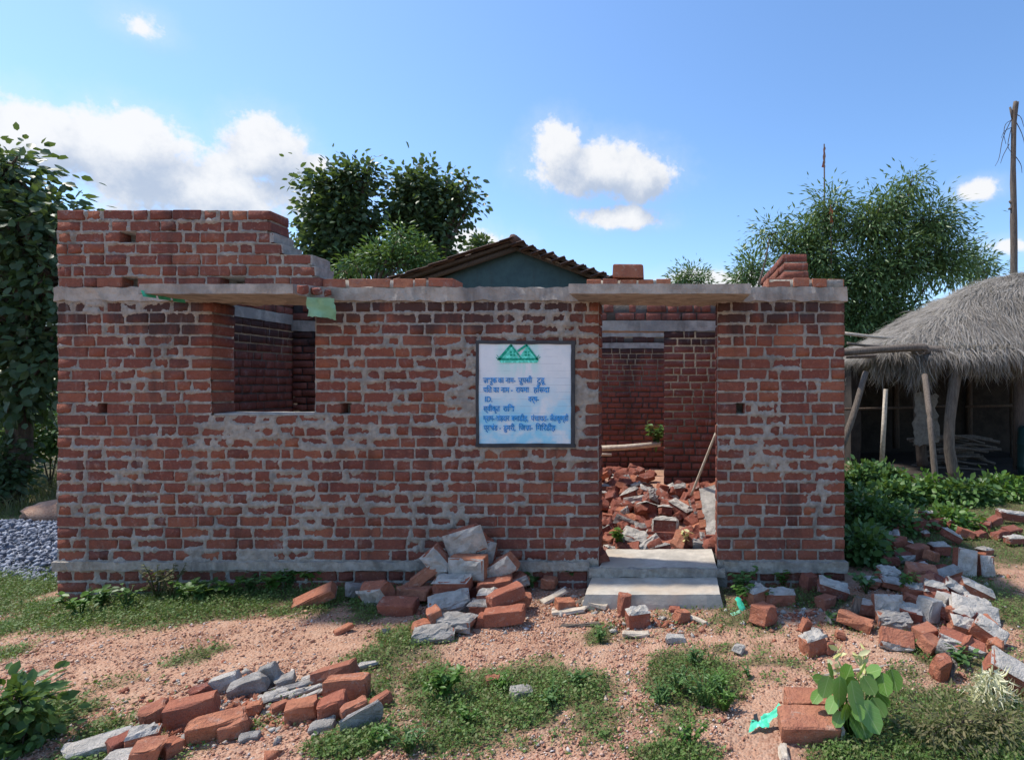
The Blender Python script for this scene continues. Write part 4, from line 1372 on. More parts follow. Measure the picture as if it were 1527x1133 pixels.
for a in [
    (160, 595, .07, (.12, .11, .15), (4, 8, 20), 1, '', M_loose_dull, 'dusty brick half standing at the corner of the right pier'),
    (288, 625, .09, (.25, .12, .09), (14, 18, -10), 0, '+z', M_loose_dull, 'pinkish crusted brick leaning beside the standing half'),
    (252, 695, .04, (.15, .11, .08), (0, 4, 20), 1, '', None, 'red brick under the pinkish crusted brick'),
    (580, 552, .08, (.19, .11, .10), (6, 4, -6), 0, '+z -y', None, 'brick with white rim at the left of right pile'),
    (755, 540, .10, (.26, .14, .10), (12, 8, -14), 0, '', None, 'large orange brick in the middle of right pile'),
    (735, 432, .10, (.20, .14, .12), (8, -8, 24), 0, '-z', None, 'orange brick with mortar skirt high in right pile'),
    (630, 385, .08, (.19, .12, .11), (6, -10, 30), 1, '', None, 'brown brick at the left back of right pile'),
    (742, 292, .12, (.20, .12, .12), (0, 0, 8), 0, '', M_loose_dull, 'dark red brick at the back top of right pile'),
    (795, 238, .16, (.24, .14, .07), (0, 4, 20), 1, '+z', M_loose_dull, 'white-topped slab crowning the back of right pile'),
    (836, 285, .10, (.18, .12, .10), (0, -8, 40), 1, '', M_loose_dull, 'dark brick under the white-topped slab'),
    (622, 318, .07, (.17, .11, .10), (0, -8, 20), 1, '', M_loose_dull, 'dark brick at the back left of right pile'),
    (905, 285, .08, (.15, .11, .09), (0, 8, 30), 1, '+z', M_loose_dull, 'brick with pale crust at the back right of right pile'),
    (912, 350, .09, (.22, .11, .08), (0, 34, -10), 0, '+z', M_loose_dull, 'brick leaning steeply at the back of right pile'),
    (990, 336, .07, (.18, .11, .09), (0, 14, -20), 1, '', None, 'red brick lying right of the leaning one'),
    (985, 495, .12, (.20, .09, .26), (-10, 6, 24), 1, '-y', None, 'upright white slab with a brick stripe in right pile'),
    (1092, 508, .09, (.13, .10, .19), (-6, 4, 10), 0, '-y', None, 'upright framed brick right of the white slab'),
    (880, 555, .09, (.30, .12, .06), (14, -20, 10), 1, '+z', MG, 'grey slab tilted across the middle of right pile'),
    (495, 598, .05, (.17, .11, .07), (4, 6, 10), 1, '+z', None, 'pale topped brick among leaves left of right pile'),
    (600, 602, .05, (.18, .12, .06), (4, 6, 10), 1, '+z', None, 'white flat brick beside the yellow-green sprig'),
    (830, 635, .07, (.18, .12, .10), (6, 4, -10), 0, '+z', None, 'orange brick with white top in lower right pile'),
    (935, 635, .08, (.20, .11, .08), (20, 30, -20), 1, '+z', M_loose_dull, 'pink brick sloping down in lower right pile'),
    (1050, 635, .07, (.27, .12, .07), (20, 18, -18), 0, '+z', None, 'long white-topped brick at the right edge of right pile'),
    (455, 728, .06, (.15, .11, .09), (0, 4, 10), 0, '+z', None, 'white-topped brick left of the framed brick'),
    (408, 800, .05, (.25, .11, .08), (6, 6, -10), 0, '', None, 'long red brick at the left foot of right pile'),
    (576, 718, .10, (.21, .10, .17), (-16, 2, -6), 0, '-y', None, 'framed orange brick propped upright in front of right pile'),
    (610, 795, .05, (.24, .12, .08), (4, 4, -6), 0, '+z -y', MG, 'grey crusted brick under the framed brick'),
    (692, 755, .06, (.18, .12, .09), (4, 14, -20), 1, '+z', M_loose_dull, 'crusted brick right of the framed brick'),
    (800, 738, .08, (.19, .13, .17), (10, 10, 30), 3, '', ML, 'big pale angular mortar rock in right pile'),
    (888, 690, .07, (.13, .12, .10), (10, 10, 30), 2, '', ML, 'small pale mortar rock behind the big one'),
    (1035, 745, .08, (.34, .16, .07), (24, 22, -24), 1, '+z', ML, 'largest white mortar slab lying at the right of pile'),
    (925, 762, .06, (.12, .10, .10), (6, 8, 40), 1, '', None, 'orange brick half beneath the largest slab'),
    (625, 895, .06, (.22, .12, .09), (40, 12, -12), 0, '-y', None, 'brick showing its white crusted side at the front of right pile'),
    (780, 868, .05, (.15, .12, .10), (0, 4, 14), 0, '', None, 'orange brick behind the front cube'),
    (806, 922, .05, (.15, .12, .09), (16, 6, 24), 0, '', None, 'clean orange brick cube at the front of right pile'),
    (970, 832, .06, (.17, .12, .10), (20, 10, -20), 1, '+z', None, 'white-topped brick in the lower right of pile'),
    (970, 915, .06, (.28, .10, .09), (24, 20, -30), 0, '-y', None, 'long brick with white side sloping to the right front'),
    (1112, 862, .07, (.21, .12, .11), (10, 24, -40), 0, '+z', None, 'orange brick with grey top at the right end of pile'),
    (1150, 925, .04, (.09, .08, .07), (10, 14, -30), 1, '', None, 'orange brick bit under the right end brick'),
    (865, 1045, .06, (.11, .10, .14), (10, 14, 30), 3, '+x', None, 'pointed crusted brick chunk in front of right pile'),
    (900, 965, .04, (.15, .07, .08), (20, 24, -30), 1, '', MG, 'grey mortar piece in the leaves before right pile'),
    (285, 790, .03, (.08, .07, .05), (0, 4, 40), 2, '', MG, 'small grey lump left of right pile'),
    (850, 420, .07, (.20, .13, .10), (6, 10, 20), 1, '+z', M_loose_dull, 'crusted brick in the upper middle of right pile'),
    (660, 460, .06, (.20, .12, .08), (10, 6, -10), 1, '-y', M_loose_dull, 'mortar-skirted brick under the high orange one'),
    (1090, 432, .04, (.18, .12, .06), (6, 10, 20), 1, '+z', MG, 'flat grey piece behind the upright framed brick'),
    (810, 455, .10, (.14, .11, .09), (6, 20, 50), 1, '', None, 'brick half right of the high orange brick'),
    (720, 640, .05, (.18, .12, .08), (4, 6, 10), 1, '+z', None, 'pale crusted brick right of the sprig'),
    (590, 480, .06, (.17, .11, .08), (4, 8, -10), 1, '', M_loose_dull, 'dull brick at the left flank of right pile'),
    (1235, 245, .09, (.40, .12, .10), (4, 2, -6), 0, '+z', M_loose_dull, 'long white-topped brick piece at the far right edge'),
    (1140, 275, .06, (.20, .12, .10), (6, -10, 30), 1, '', M_loose_dull, 'dark red brick left of the far long piece'),
    (1232, 322, .05, (.24, .12, .08), (16, 4, 20), 0, '', M_loose_dull, 'red brick below the far long piece'),
    (1250, 372, .05, (.20, .12, .07), (0, 4, 10), 1, '+z', M_loose_dull, 'white-crusted brick lowest of the far right group'),
    (1098, 296, .05, (.19, .11, .08), (0, -8, 40), 1, '', M_loose_dull, 'dark brick at the left of far right group'),
    (1075, 345, .04, (.15, .11, .08), (0, -8, 10), 2, '', M_loose_dull, 'dusty lump between the pile and far right group'),
    (1170, 345, .05, (.2, .11, .08), (0, -8, 10), 1, '', M_loose_dull, 'flat dull brick in the far right group'),
]:
    cx, cy, h, size, rot, cuts, coat, mat, lab = a
    size = tuple(v * .84 for v in size)
    rot = (rot[0] + rnd.uniform(-8, 8), rot[1] + rnd.uniform(-8, 8), rot[2] + rnd.uniform(-16, 16))
    lump = mat is ML and coat == '' or mat is MG and coat == ''
    rp(cx, cy, h * .88, size, rot, cuts, coat, (M_loose if mat is MG and coat else mat), lab, name='mortar_lump' if lump else 'loose_brick', cat='rubble' if lump else 'brick', crustmat=MG if mat is MG else None)
for k in range(36):
    a, b = rnd.gauss(0, 1), rnd.gauss(0, 1)
    px, py = 1400 + a * 34 + b * 12, 868 + b * 42 + a * 8
    if py < 775 or px > 1490 or px < 1310:
        continue
    piece(px, py + 6, rnd.uniform(.01, .06), rnd.choice((HALF, TQ, SM, SM, (.1, .08, .06))), (rnd.uniform(-30, 30), rnd.uniform(-30, 30), rnd.uniform(0, 180)), rnd.choice((1, 2)), rnd.choice(('', '', '+z')), rnd.choice((M_loose, M_loose_dull)),
          'half-buried brick piece in the %s %s of the right pile' % ('back' if py < 840 else 'middle' if py < 895 else 'front', 'left' if px < 1385 else 'centre' if px < 1420 else 'right'), 'filling pieces of the right pile')

# -- crumbs round the heaps
n = 2600
cc = [(690, 905, 95, 45, 800), (380, 1050, 170, 50, 900), (1400, 890, 100, 90, 900), (980, 930, 110, 30, 250), (860, 905, 60, 22, 200), (1190, 920, 70, 40, 200)]
pts_ = []
for px, py, rx, ry, m_ in cc:
    for _ in range(m_):
        a, r = rnd.uniform(0, 6.28), abs(rnd.gauss(0, .55))
        q_ = G(px + math.cos(a) * rx * r, max(740, py + math.sin(a) * ry * r), 0)
        if q_.y < 4.24 or q_.x > 1.36:
            pts_.append(q_ + Vector((0, 0, .004)))
pts_ = np.array(pts_)
sz = np.clip(rng.lognormal(-4.35, .5, len(pts_)), .006, .038)
hf = rng.random(len(pts_)) < .62
V, F = rock_cloud(pts_[hf], sz[hf], 31, .7)
tag(mesh_np('brick_rubble', V, F, brick_material('brick_crumbs', LOOSE_TONES, True, .5, .3, False)), 'orange brick crumbs lying round the brick heaps', 'rubble', kind='stuff')
V, F = rock_cloud(pts_[~hf], sz[~hf], 32, .7)
tag(mesh_np('mortar_rubble', V, F, M_lump), 'pale mortar crumbs lying round the brick heaps', 'rubble', kind='stuff')

# -- rubble filling the room behind the door


def mound(x, y):
    return 0.19 + 0.17 * sm(4.75, 6.2, y) * (1 - .6 * sm(7.6, 8.8, y)) + .10 * sm(.0, .9, x) * sm(4.9, 5.6, y) + .05 * mnoise.noise((x * 2, y * 2, 7))


xs, ys = np.linspace(-2.4, 1.04, 60), np.linspace(4.66, 8.95, 70)
mx_, my_ = np.meshgrid(xs, ys)
mz_ = np.vectorize(mound)(mx_, my_) - .03
ii = np.arange(mx_.size).reshape(mx_.shape)
tag(mesh_np('rubble_mound_ground', np.stack([mx_, my_, mz_], -1).reshape(-1, 3), np.stack([ii[:-1, :-1], ii[:-1, 1:], ii[1:, 1:], ii[1:, :-1]], -1).reshape(-1, 4), MATS['soil'], None, True), kind='structure')
gE = 'broken bricks filling the room behind the doorway'
k = 0
fillers = []
while k < 255:
    y = 4.80 + 3.9 * rnd.random() ** 1.35
    u = rnd.uniform(-.56, .50) / 4.5
    x = u * y
    if y > YP - .2 and x > -.25 or y > YP - .25 and y < YP + .35 and x < -.9:
        continue
    if x < -1.15:
        continue
    k += 1
    if y > 7.4 and rnd.random() < .6:
        continue
    if k > 140 or y > 7.4:
        me_ = chunk(*rnd.choice((TQ, HALF, (.1, .09, .07))), 1, M_loose_dull, k % 6)
        A = np.array(Matrix.LocRotScale(Vector((x, y, mound(x, y) + rnd.uniform(-.02, .05))), Euler([R(rnd.uniform(-38, 38)), R(rnd.uniform(-38, 38)), R(rnd.uniform(0, 180))]), None))
        v_ = np.empty(len(me_.vertices) * 3, np.float32)
        me_.vertices.foreach_get('co', v_)
        f_ = np.empty(len(me_.polygons) * 3, np.int32)
        me_.polygons.foreach_get('vertices', f_)
        fillers.append((v_.reshape(-1, 3) @ A[:3, :3].T + A[:3, 3], f_.reshape(-1, 3)))
        continue
    c0 = rnd.choice(('', '', '', '+z', '-y', '+z -y'))
    o = inst('loose_brick', chunk(*rnd.choice((FULL, TQ, HALF, HALF, (.2, .10, .07), (.1, .09, .07))), rnd.choice((0, 1, 1, 2)), rnd.choice((M_loose_dull, M_loose_dull, M_loose)), k % 6), None,
             (x, y, mound(x, y) + rnd.uniform(-.01, .075)), [R(rnd.uniform(-38, 38)), R(rnd.uniform(-38, 38)), R(rnd.uniform(0, 180))])
    if c0:
        for f in c0.split():
            d_ = o.data
            bb = o.bound_box
            L_, W_, H_ = (max(b_[i] for b_ in bb) - min(b_[i] for b_ in bb) for i in range(3))
            add_crust(o, L_ * .94, W_, H_, f, rnd.choice((ML, MG)), k)
    cond = 'mortar-crusted' if c0 else 'bare'
    where = 'just inside the door sill' if y < 5.2 else 'in the middle of the doorway rubble' if y < 6.3 else 'far back in the doorway rubble'
    side = 'at the left' if x / y < -.045 else 'at the right' if x / y > .035 else 'in the centre'
    tag(o, cond + ' broken brick ' + side + ', ' + where, 'brick', gE)
V, F = join(fillers)
tag(mesh_np('room_rubble', V, F, M_loose_dull), 'small broken brick pieces filling the gaps of the doorway rubble', 'rubble', kind='stuff')
piece(992, 783, 0, (.20, .12, .11), (-6, 2, -4), 0, '+z +x -x', M_loose_dull, 'dark brick bordered with white mortar in the middle of doorway rubble', gE, Y=5.0)
piece(990, 799, 0, (.29, .12, .09), (-4, 1, -2), 0, '+x -x', M_loose_dull, 'long dark brick beneath the white-bordered one in doorway rubble', gE, Y=4.96)
piece(948, 803, 0, (.24, .13, .10), (20, 14, -14), 1, '+z -y', M_loose_dull, 'grey crusted brick lying left just inside the doorway', gE, Y=4.92)
piece(1000, 814, 0, (.17, .12, .06), (14, -8, 10), 1, '', M_loose, 'clean orange brick piece right at the door sill', gE, Y=4.85)
piece(1042, 812, 0, (.12, .10, .08), (10, 8, 10), 2, '', MG, 'grey mortar lump at the door sill beside the leaning slab', gE, 'mortar_lump', 'rubble', Y=4.86)
piece(973, 806, 0, (.12, .11, .10), (10, -14, 30), 1, '', M_loose_dull, 'grey brick half behind the door sill', gE, Y=4.9)
piece(893, 832, 0, (.12, .11, .09), (10, -24, 30), 1, '', M_loose_dull, 'brick corner lying on the sill at the left jamb', gE, Y=4.42)
# a slab of brickwork with its plaster on, leaning at the right jamb
slab = empty('masonry_slab', P(1057, 820, 4.86), 'slab of fallen brickwork with grey plaster face leaning inside right of the doorway', 'rubble')
slab.rotation_euler = (R(-38), R(-13), R(-6))
bm = bmesh.new()
rough_box(bm, (.0, -.02, 0), (.24, .03, .58), .04, .009, 4)
obj_bm('plaster', bm, M_lump, slab)
for k in range(6):
    inst('brick', BRK_L[k], slab, (-.022, .075, .05 + k * .093), (0, R(rnd.uniform(-4, 4)), R(rnd.uniform(-6, 6))), (.06, .20, .08))

# ------------------------------------------------------------------ wood splinters, sticks, plastic
gW = 'wood splinters near the doorstep'


def plank(px, py, h, size, rot, label, mat=M_plank):
    piece(px, py, h, size, rot, 1, '', mat, label, gW, 'wood_splinter', 'wood')


plank(827, 889, .03, (.20, .06, .025), (6, -14, 38), 'brown plank piece lying aslant left of the brick piece')
plank(850, 910, .02, (.24, .06, .02), (4, -4, 10), 'grey plank lying before the small red brick piece')
plank(887, 901, .03, (.18, .045, .03), (4, 6, -14), 'pale plank at the left foot of the doorstep')
plank(865, 897, .02, (.14, .04, .02), (4, -8, 50), 'short stick between the planks beside doorstep', M_wood)
plank(868, 931, .012, (.27, .035, .014), (4, -2, 6), 'long thin grey splinter in front of the planks', M_wood)
plank(948, 945, .015, (.16, .05, .025), (4, 2, 2), 'pale splintered board on bare soil before the squat brick piece')
plank(1041, 925, .015, (.16, .035, .022), (4, 6, -42), 'short pale batten right of the small orange cube')
plank(1168, 1120, .015, (.13, .03, .03), (4, 4, 86), 'pale wooden peg in the soil below the large front brick')
plank(1270, 1000, .012, (.36, .02, .010), (4, -3, 12), 'long flat sliver of wood before the right pile')
piece(1276, 908, .07, (.05, .03, .16), (0, 18, 20), 1, '', M_wood, 'jagged upright wooden splinter at the left of right pile', gW, 'wood_splinter', 'wood')
tube_obj('bamboo_stick', curve_pts([P(1068, 645, 5.05), P(1050, 690, 5.15), P(1031, 738, 5.3)], 5), [.012] * 11, M_plank, None, 7, .05)
tag(bpy.context.scene.objects['bamboo_stick'], 'pale bamboo stick leaning on the right jamb above the doorway rubble', 'stick')
o = tube_obj('bamboo_pole', [P(860, 670, 8.4), P(930, 667, 8.4), P(985, 662, 8.4)], [.042, .040, .036], M_plank, None, 9, .05)
tag(o, 'thick bamboo pole lying along the back wall inside the house', 'pole')
o = tube_obj('bamboo_pole', [P(880, 677, 8.1), P(912, 678, 8.1)], [.02, .018], M_plank, None, 7)
tag(o, 'short thin pale stick in the grass before the thick bamboo pole', 'pole')
o = tube_obj('twig', curve_pts([P(1131, 425, 5.2), P(1141, 390, 5.2), P(1147, 356, 5.2)], 5), list(np.linspace(.011, .005, 11)), M_wood, None, 6)
tag(o, 'thin bent stick standing on the wall top beside the stepped brick stack', 'stick')


def sheet(name, pts, mat, label, nu=10, nv=6, amp=.012, seed=0, cat='plastic', thick=.0015, parent=None):
    """a crumpled sheet through four corner points"""
    a, b, c, d = (Vector(q_) for q_ in pts)
    V, F = [], []
    o0 = (a + b + c + d) / 4
    for lay in (0, 1):
        for j in range(nv + 1):
            for i in range(nu + 1):
                u, v = i / nu, j / nv
                q_ = (a * (1 - u) + b * u) * (1 - v) + (d * (1 - u) + c * u) * v
                w = mnoise.noise_vector(q_ * 16 + Vector((seed, 0, 0))) * amp + mnoise.noise_vector(q_ * 45 + Vector((seed, 3, 0))) * amp * .5
                q_ = q_ + w + Vector((0, thick * lay, 0))
                V.append(tuple(q_ - o0))
    k = (nu + 1) * (nv + 1)
    for lay in (0, 1):
        for j in range(nv):
            for i in range(nu):
                s = lay * k + j * (nu + 1) + i
                F.append((s, s + 1, s + nu + 2, s + nu + 1))
    o = mesh_np(name, V, F, mat, parent, False, o0)
    return tag(o, label, cat)


sheet('plastic_sheet', [P(455, 443, 3.95), P(499, 446, 4.05), P(504, 477, 4.14), P(460, 470, 4.0)], M_pvc_pale, 'torn pale green plastic sheet hanging from the right end of the window canopy', 12, 9, .02, 1)
bm = bmesh.new()
for k, (u0, u1) in enumerate(((0, .30), (.35, .64), (.69, 1.0))):
    q0, q1 = P(210, 435.5, 3.83), P(274, 446.5, 4.2)
    a, b = q0.lerp(q1, u0), q0.lerp(q1, u1)
    vs = [bm.verts.new(v) for v in (a + Vector((0, 0, .012)), b + Vector((0, 0, .008)), b + Vector((.01, 0, -.026)), a + Vector((.015, 0, -.030)))]
    bm.faces.new(vs)
    vs = [bm.verts.new(Vector(v.co) + Vector((.004, 0, 0))) for v in vs]
    bm.faces.new(vs)
o = obj_bm('plastic_strip', bm, M_pvc, None)
tag(o, 'bright green plastic strip under the left end of the window canopy', 'plastic')
c0 = G(1140, 1090)
bag = empty('plastic_bag', c0, 'crumpled turquoise plastic bag lying left of the large front brick', 'plastic')
bag.scale = (.8, .8, .8)
for k, (ax, ay, az_, bx, by, bz) in enumerate(((-.085, .0, .015, .03, .02, .03), (-.01, .01, .02, .085, .04, .10))):
    a, b = Vector((ax, ay - .03, az_)), Vector((bx, by - .03, bz))
    o = sheet('fold', [a, b, b + Vector((.0, .06, .012)), a + Vector((0, .055, .035))], M_pvc, None, 8, 6, .022, 5 + k, None, .002, bag)
o = sheet('fold', [Vector((-.055, .02, .03)), Vector((-.025, .03, .035)), Vector((-.03, .05, .07)), Vector((-.05, .045, .065))], M_black, None, 3, 4, .006, 9, None, .002, bag)
sheet('plastic_scrap', [G(1096, 893, .06), G(1102, 890, .06), G(1114, 908, .0), G(1104, 912, .0)], M_pvc, 'bright green plastic scrap lying between doorstep and white-topped brick', 5, 8, .012, 3)
sheet('plastic_scrap', [G(1088, 914, .01), G(1103, 909, .01), G(1105, 914, .0), G(1092, 918, .0)], M_pvc_pale, 'pale green plastic shred at the foot of the doorstep end', 5, 4, .008, 4)
sheet('plastic_scrap', [G(569, 938, .03), G(581, 936, .03), G(584, 943, .0), G(571, 945, .0)], M_lump, 'small white plastic shred in grass left of the wall heap', 5, 4, .006, 6)
# broken brick edges at the right end of the window canopy
for px, py, s in ((452, 432, (.07, .05, .05)), (470, 434, (.09, .06, .045)), (486, 437, (.08, .06, .04))):
    piece(px, py, 0, s, (10, 8, -30), 2, '', M_loose_dull, 'brick fragment stuck to the broken right end of the window canopy', 'brick fragments on the window canopy', Y=3.86 + (px - 452) * .011)


# ------------------------------------------------------------------ small plants
def weed(base, h, spread, nl, L, W, mat, label, group=None, kind='ovate', name='weed_plant', seed=0, stems=5, cat='plant', droop=.3, tilt=.0):
    r_ = np.random.default_rng(seed + 100)
    root = empty(name, base, label, cat, group)
    V, F = [], []
    tips = []
    for k in range(stems):
        a = r_.uniform(0, 6.28)
        d = Vector((math.cos(a) * spread * r_.uniform(.2, 1), math.sin(a) * spread * r_.uniform(.2, 1), h * r_.uniform(.6, 1)))
        mid = d * .5 + Vector((0, 0, h * .12))
        tube(V, F, [Vector((0, 0, -.02)), mid, d], [.0035 + h * .006, .003 + h * .004, .0015], 5)
        tips.append((mid, d))
    mesh_np('stem', V, tri(F), mat, root)
    pp, dd = [], []
    for k in range(nl):
        m_, d = tips[k % len(tips)]
        t = r_.uniform(.25, 1.0)
        q_ = m_ * (2 * t) if t < .5 else m_.lerp(d, t * 2 - 1)
        an = r_.uniform(0, 6.28)
        pp.append(q_)
        dd.append((math.cos(an), math.sin(an), r_.uniform(-droop, .5)))
    pp, dd = np.array(pp), np.array(dd)
    up = rand_dir(nl, r_) * .5 + (0, -tilt, 1)
    Ls = r_.uniform(.65, 1.2, nl) * L
    V, F = leaf_mesh(pp, dd, up, Ls, Ls * W, kind)
    mesh_np('leaves', V, F, mat, root)
    return root


gP = 'weeds along the foot of the front wall'


def wlab(px):
    where = 'at the left corner of the house' if px < 200 else 'left of the window' if px < 300 else 'below the window' if px < 480 else 'left of the brick heap' if px < 640 else 'between the brick heap and the doorstep' if px < 900 else 'right of the doorstep'
    return 'leafy green weed at the foot of front wall ' + where
k = 0
for px, py, h, nl, L in ((120, 915, .16, 40, .05), (150, 905, .12, 40, .05), (235, 890, .22, 60, .03), (255, 893, .2, 60, .03), (300, 895, .12, 30, .055), (315, 890, .1, 26, .06), (405, 880, .12, 36, .05), (430, 876, .12, 40, .05),
                       (455, 864, .14, 36, .05), (470, 872, .12, 36, .05), (520, 868, .15, 36, .05), (536, 862, .12, 30, .05), (612, 862, .10, 24, .05), (845, 870, .12, 30, .05), (790, 872, .1, 26, .05), (1170, 872, .12, 34, .05), (1185, 866, .12, 34, .05),
                       (1105, 880, .14, 40, .05), (1120, 896, .1, 36, .05), (1150, 862, .1, 30, .05), (190, 905, .14, 40, .04), (350, 885, .12, 40, .045), (375, 880, .14, 40, .04), (1225, 872, .1, 30, .05), (280, 893, .14, 50, .035)):
    weed(G(px, py + 3), h * 1.35, .14, int(nl * 1.7), L * 1.05, .62, (L_mid if k % 3 else L_light) if k not in (2, 3) else L_dry, wlab(px), gP, seed=k, kind='ovate')
    k += 1
weed(G(663, 1040), .15, .10, 150, .042, .5, L_light, 'bushy bright green herb standing in the grass patch in front of wall heap', seed=40, stems=16)
weed(G(1052, 1052), .17, .14, 120, .03, .35, L_mid, 'taller tufted green weed in the grass right of centre', seed=41, stems=18)
weed(G(893, 958), .10, .06, 60, .03, .35, L_mid, 'small green tuft on soil left of the pale splintered board', seed=42, stems=10)
for i_, (px, py, h) in enumerate(((1010, 1030, .12), (1075, 1035, .13), (1035, 990, .1), (1080, 1060, .12), (985, 1050, .09), (750, 1030, .09), (820, 1050, .08), (700, 1075, .08), (860, 1020, .08), (560, 1112, .09), (610, 1120, .1), (1030, 1110, .1))):
    weed(G(px, py), h, .09, 90, .026, .42, (L_mid, L_light)[i_ % 2], 'small tufted weed in the yard grass, ' + ('right of centre' if px > 950 else 'lower left of the middle patch' if px < 650 else 'inside the large middle patch'), 'tufted weeds in the yard grass', seed=140 + i_, stems=14)
weed(G(1118, 1010), .08, .06, 30, .03, .4, L_mid, 'tiny weed on the bare soil below the pale flake', seed=43, stems=6)
weed(Vector((-.44, 4.83, .24)), .15, .10, 60, .05, .6, L_light, 'green weed growing inside the doorway at the left jamb', seed=44, stems=8)
weed(Vector((.125, 4.86, .22)), .14, .06, 26, .05, .6, L_yellow, 'pale yellow leafed sprig just inside the door sill', seed=45, stems=6)
weed(P(978, 672, 8.5), .45, .25, 130, .09, .55, L_mid, 'dark green bush against the back wall inside the house', seed=46, stems=8)
weed(G(1352, 885, .02), .16, .08, 44, .05, .6, L_light, 'yellow-green sprig growing in the middle of right pile', seed=47, stems=6)
weed(G(1292, 882, .02), .15, .12, 50, .06, .7, L_mid, 'broad-leaved weed between the right pier and the pile', seed=48, stems=7)
weed(G(1430, 990), .10, .10, 50, .045, .6, L_mid, 'green weed under the long sloping brick of right pile', seed=49, stems=7)
weed(G(1240, 930, 0), .09, .06, 24, .04, .6, L_mid, 'small weed beside the jagged wooden splinter', seed=50, stems=5)

# the broad-leaved cutting beside the front bricks
bp = G(1270, 1098)
plant = empty('broad_leaf_plant', bp, 'plant with large round light green leaves growing beside the large front brick', 'plant')
V, F, pl, dl, nl_, Ll = [], [], [], [], [], []
for px, py, L, ang, yo in ((1232, 1024, .085, 250, -.02), (1254, 1030, .105, 265, -.05), (1278, 1040, .125, 285, -.08), (1296, 1022, .08, 300, -.04), (1318, 1020, .085, 275, 0), (1333, 1014, .085, 280, .02), (1240, 1050, .07, 235, -.06),
                       (1262, 1006, .095, 80, .03), (1240, 1000, .07, 110, .04), (1300, 1068, .12, 300, -.08), (1286, 1078, .12, 285, -.05), (1262, 1062, .065, 250, -.08), (1280, 1062, .06, 280, -.1), (1310, 1055, .08, 300, -.03), (1222, 1012, .06, 160, .05),
                       (1302, 1000, .07, 40, .04), (1272, 1022, .08, 100, 0), (1250, 1072, .06, 240, -.08), (1316, 1042, .07, 310, 0), (1218, 1038, .06, 220, 0), (1286, 1000, .075, 70, .03)):
    q_ = P(px, py, bp.y + yo) - bp
    a = R(ang)
    d = Vector((math.cos(a), -.45 + rnd.uniform(-.2, .2), math.sin(a)))
    b = q_ - d.normalized() * L * .55
    pl.append(b)
    dl.append(d)
    nl_.append((rnd.uniform(-1.1, 1.1), -rnd.uniform(.3, 1), rnd.uniform(.1, 1.3)))
    Ll.append(L * 1.12)
    tube(V, F, [Vector((0, .0, -.02)), Vector((b.x * .5, b.y * .5, b.z * .62)), b], [.005, .004, .0022], 5)
mesh_np('stem', V, tri(F), L_light, plant)
Ll = np.array(Ll)
V, F = leaf_mesh(np.array(pl), np.array(dl), np.array(nl_), Ll, Ll * .82, 'round', .16)
lo_ = mesh_np('leaves', V, F, L_big, plant)
tpl = np.array([(0, 0), (.10, .34), (.45, .5), (.82, .36), (1, 0), (.82, -.36), (.45, -.5), (.10, -.34), (.5, 0)])
for nm_, ci in (('along', 0), ('across', 1)):
    at = lo_.data.attributes.new(nm_, 'FLOAT', 'POINT')
    at.data.foreach_set('value', np.tile(tpl[:, ci], len(Ll)).astype(np.float32))
n = 46
yp = np.array([P(rnd.choice((1248, 1256, 1280, 1290, 1300)) + rnd.uniform(-7, 7), rnd.uniform(968, 1012), bp.y + .10) - bp for _ in range(n)])
V, F = leaf_mesh(yp, rand_dir(n, rng) + (0, 0, .4), rand_dir(n, rng) + (0, -.6, .3), rng.uniform(.02, .06, n), rng.uniform(.012, .03, n), 'ovate')
o = mesh_np('yellow_leaves', V, F, L_yellow, plant)
o['label'] = 'pale yellow wilted leaves'
# cream clump of fibres beside the crusted brick
c0 = G(1478, 1048)
n = 420
th = rng.uniform(0, 6.28, n)
rr = rng.random(n) ** .5
bx = np.stack([np.cos(th) * rr * .085, np.sin(th) * rr * .06, .03 + .13 * (1 - rr ** 2) * rng.uniform(.6, 1, n)], -1)
d = np.stack([np.cos(th) * .5, np.sin(th) * .5, rng.uniform(-1.1, .2, n)], -1)
V, F = leaf_mesh(bx, d, rand_dir(n, rng), rng.uniform(.03, .075, n), rng.uniform(.006, .014, n), 'blade', .4)
tag(mesh_np('straw_clump', V, F, L_cream, None, False, c0), 'cream coloured shaggy clump of wilted fibres at the right front', 'straw')


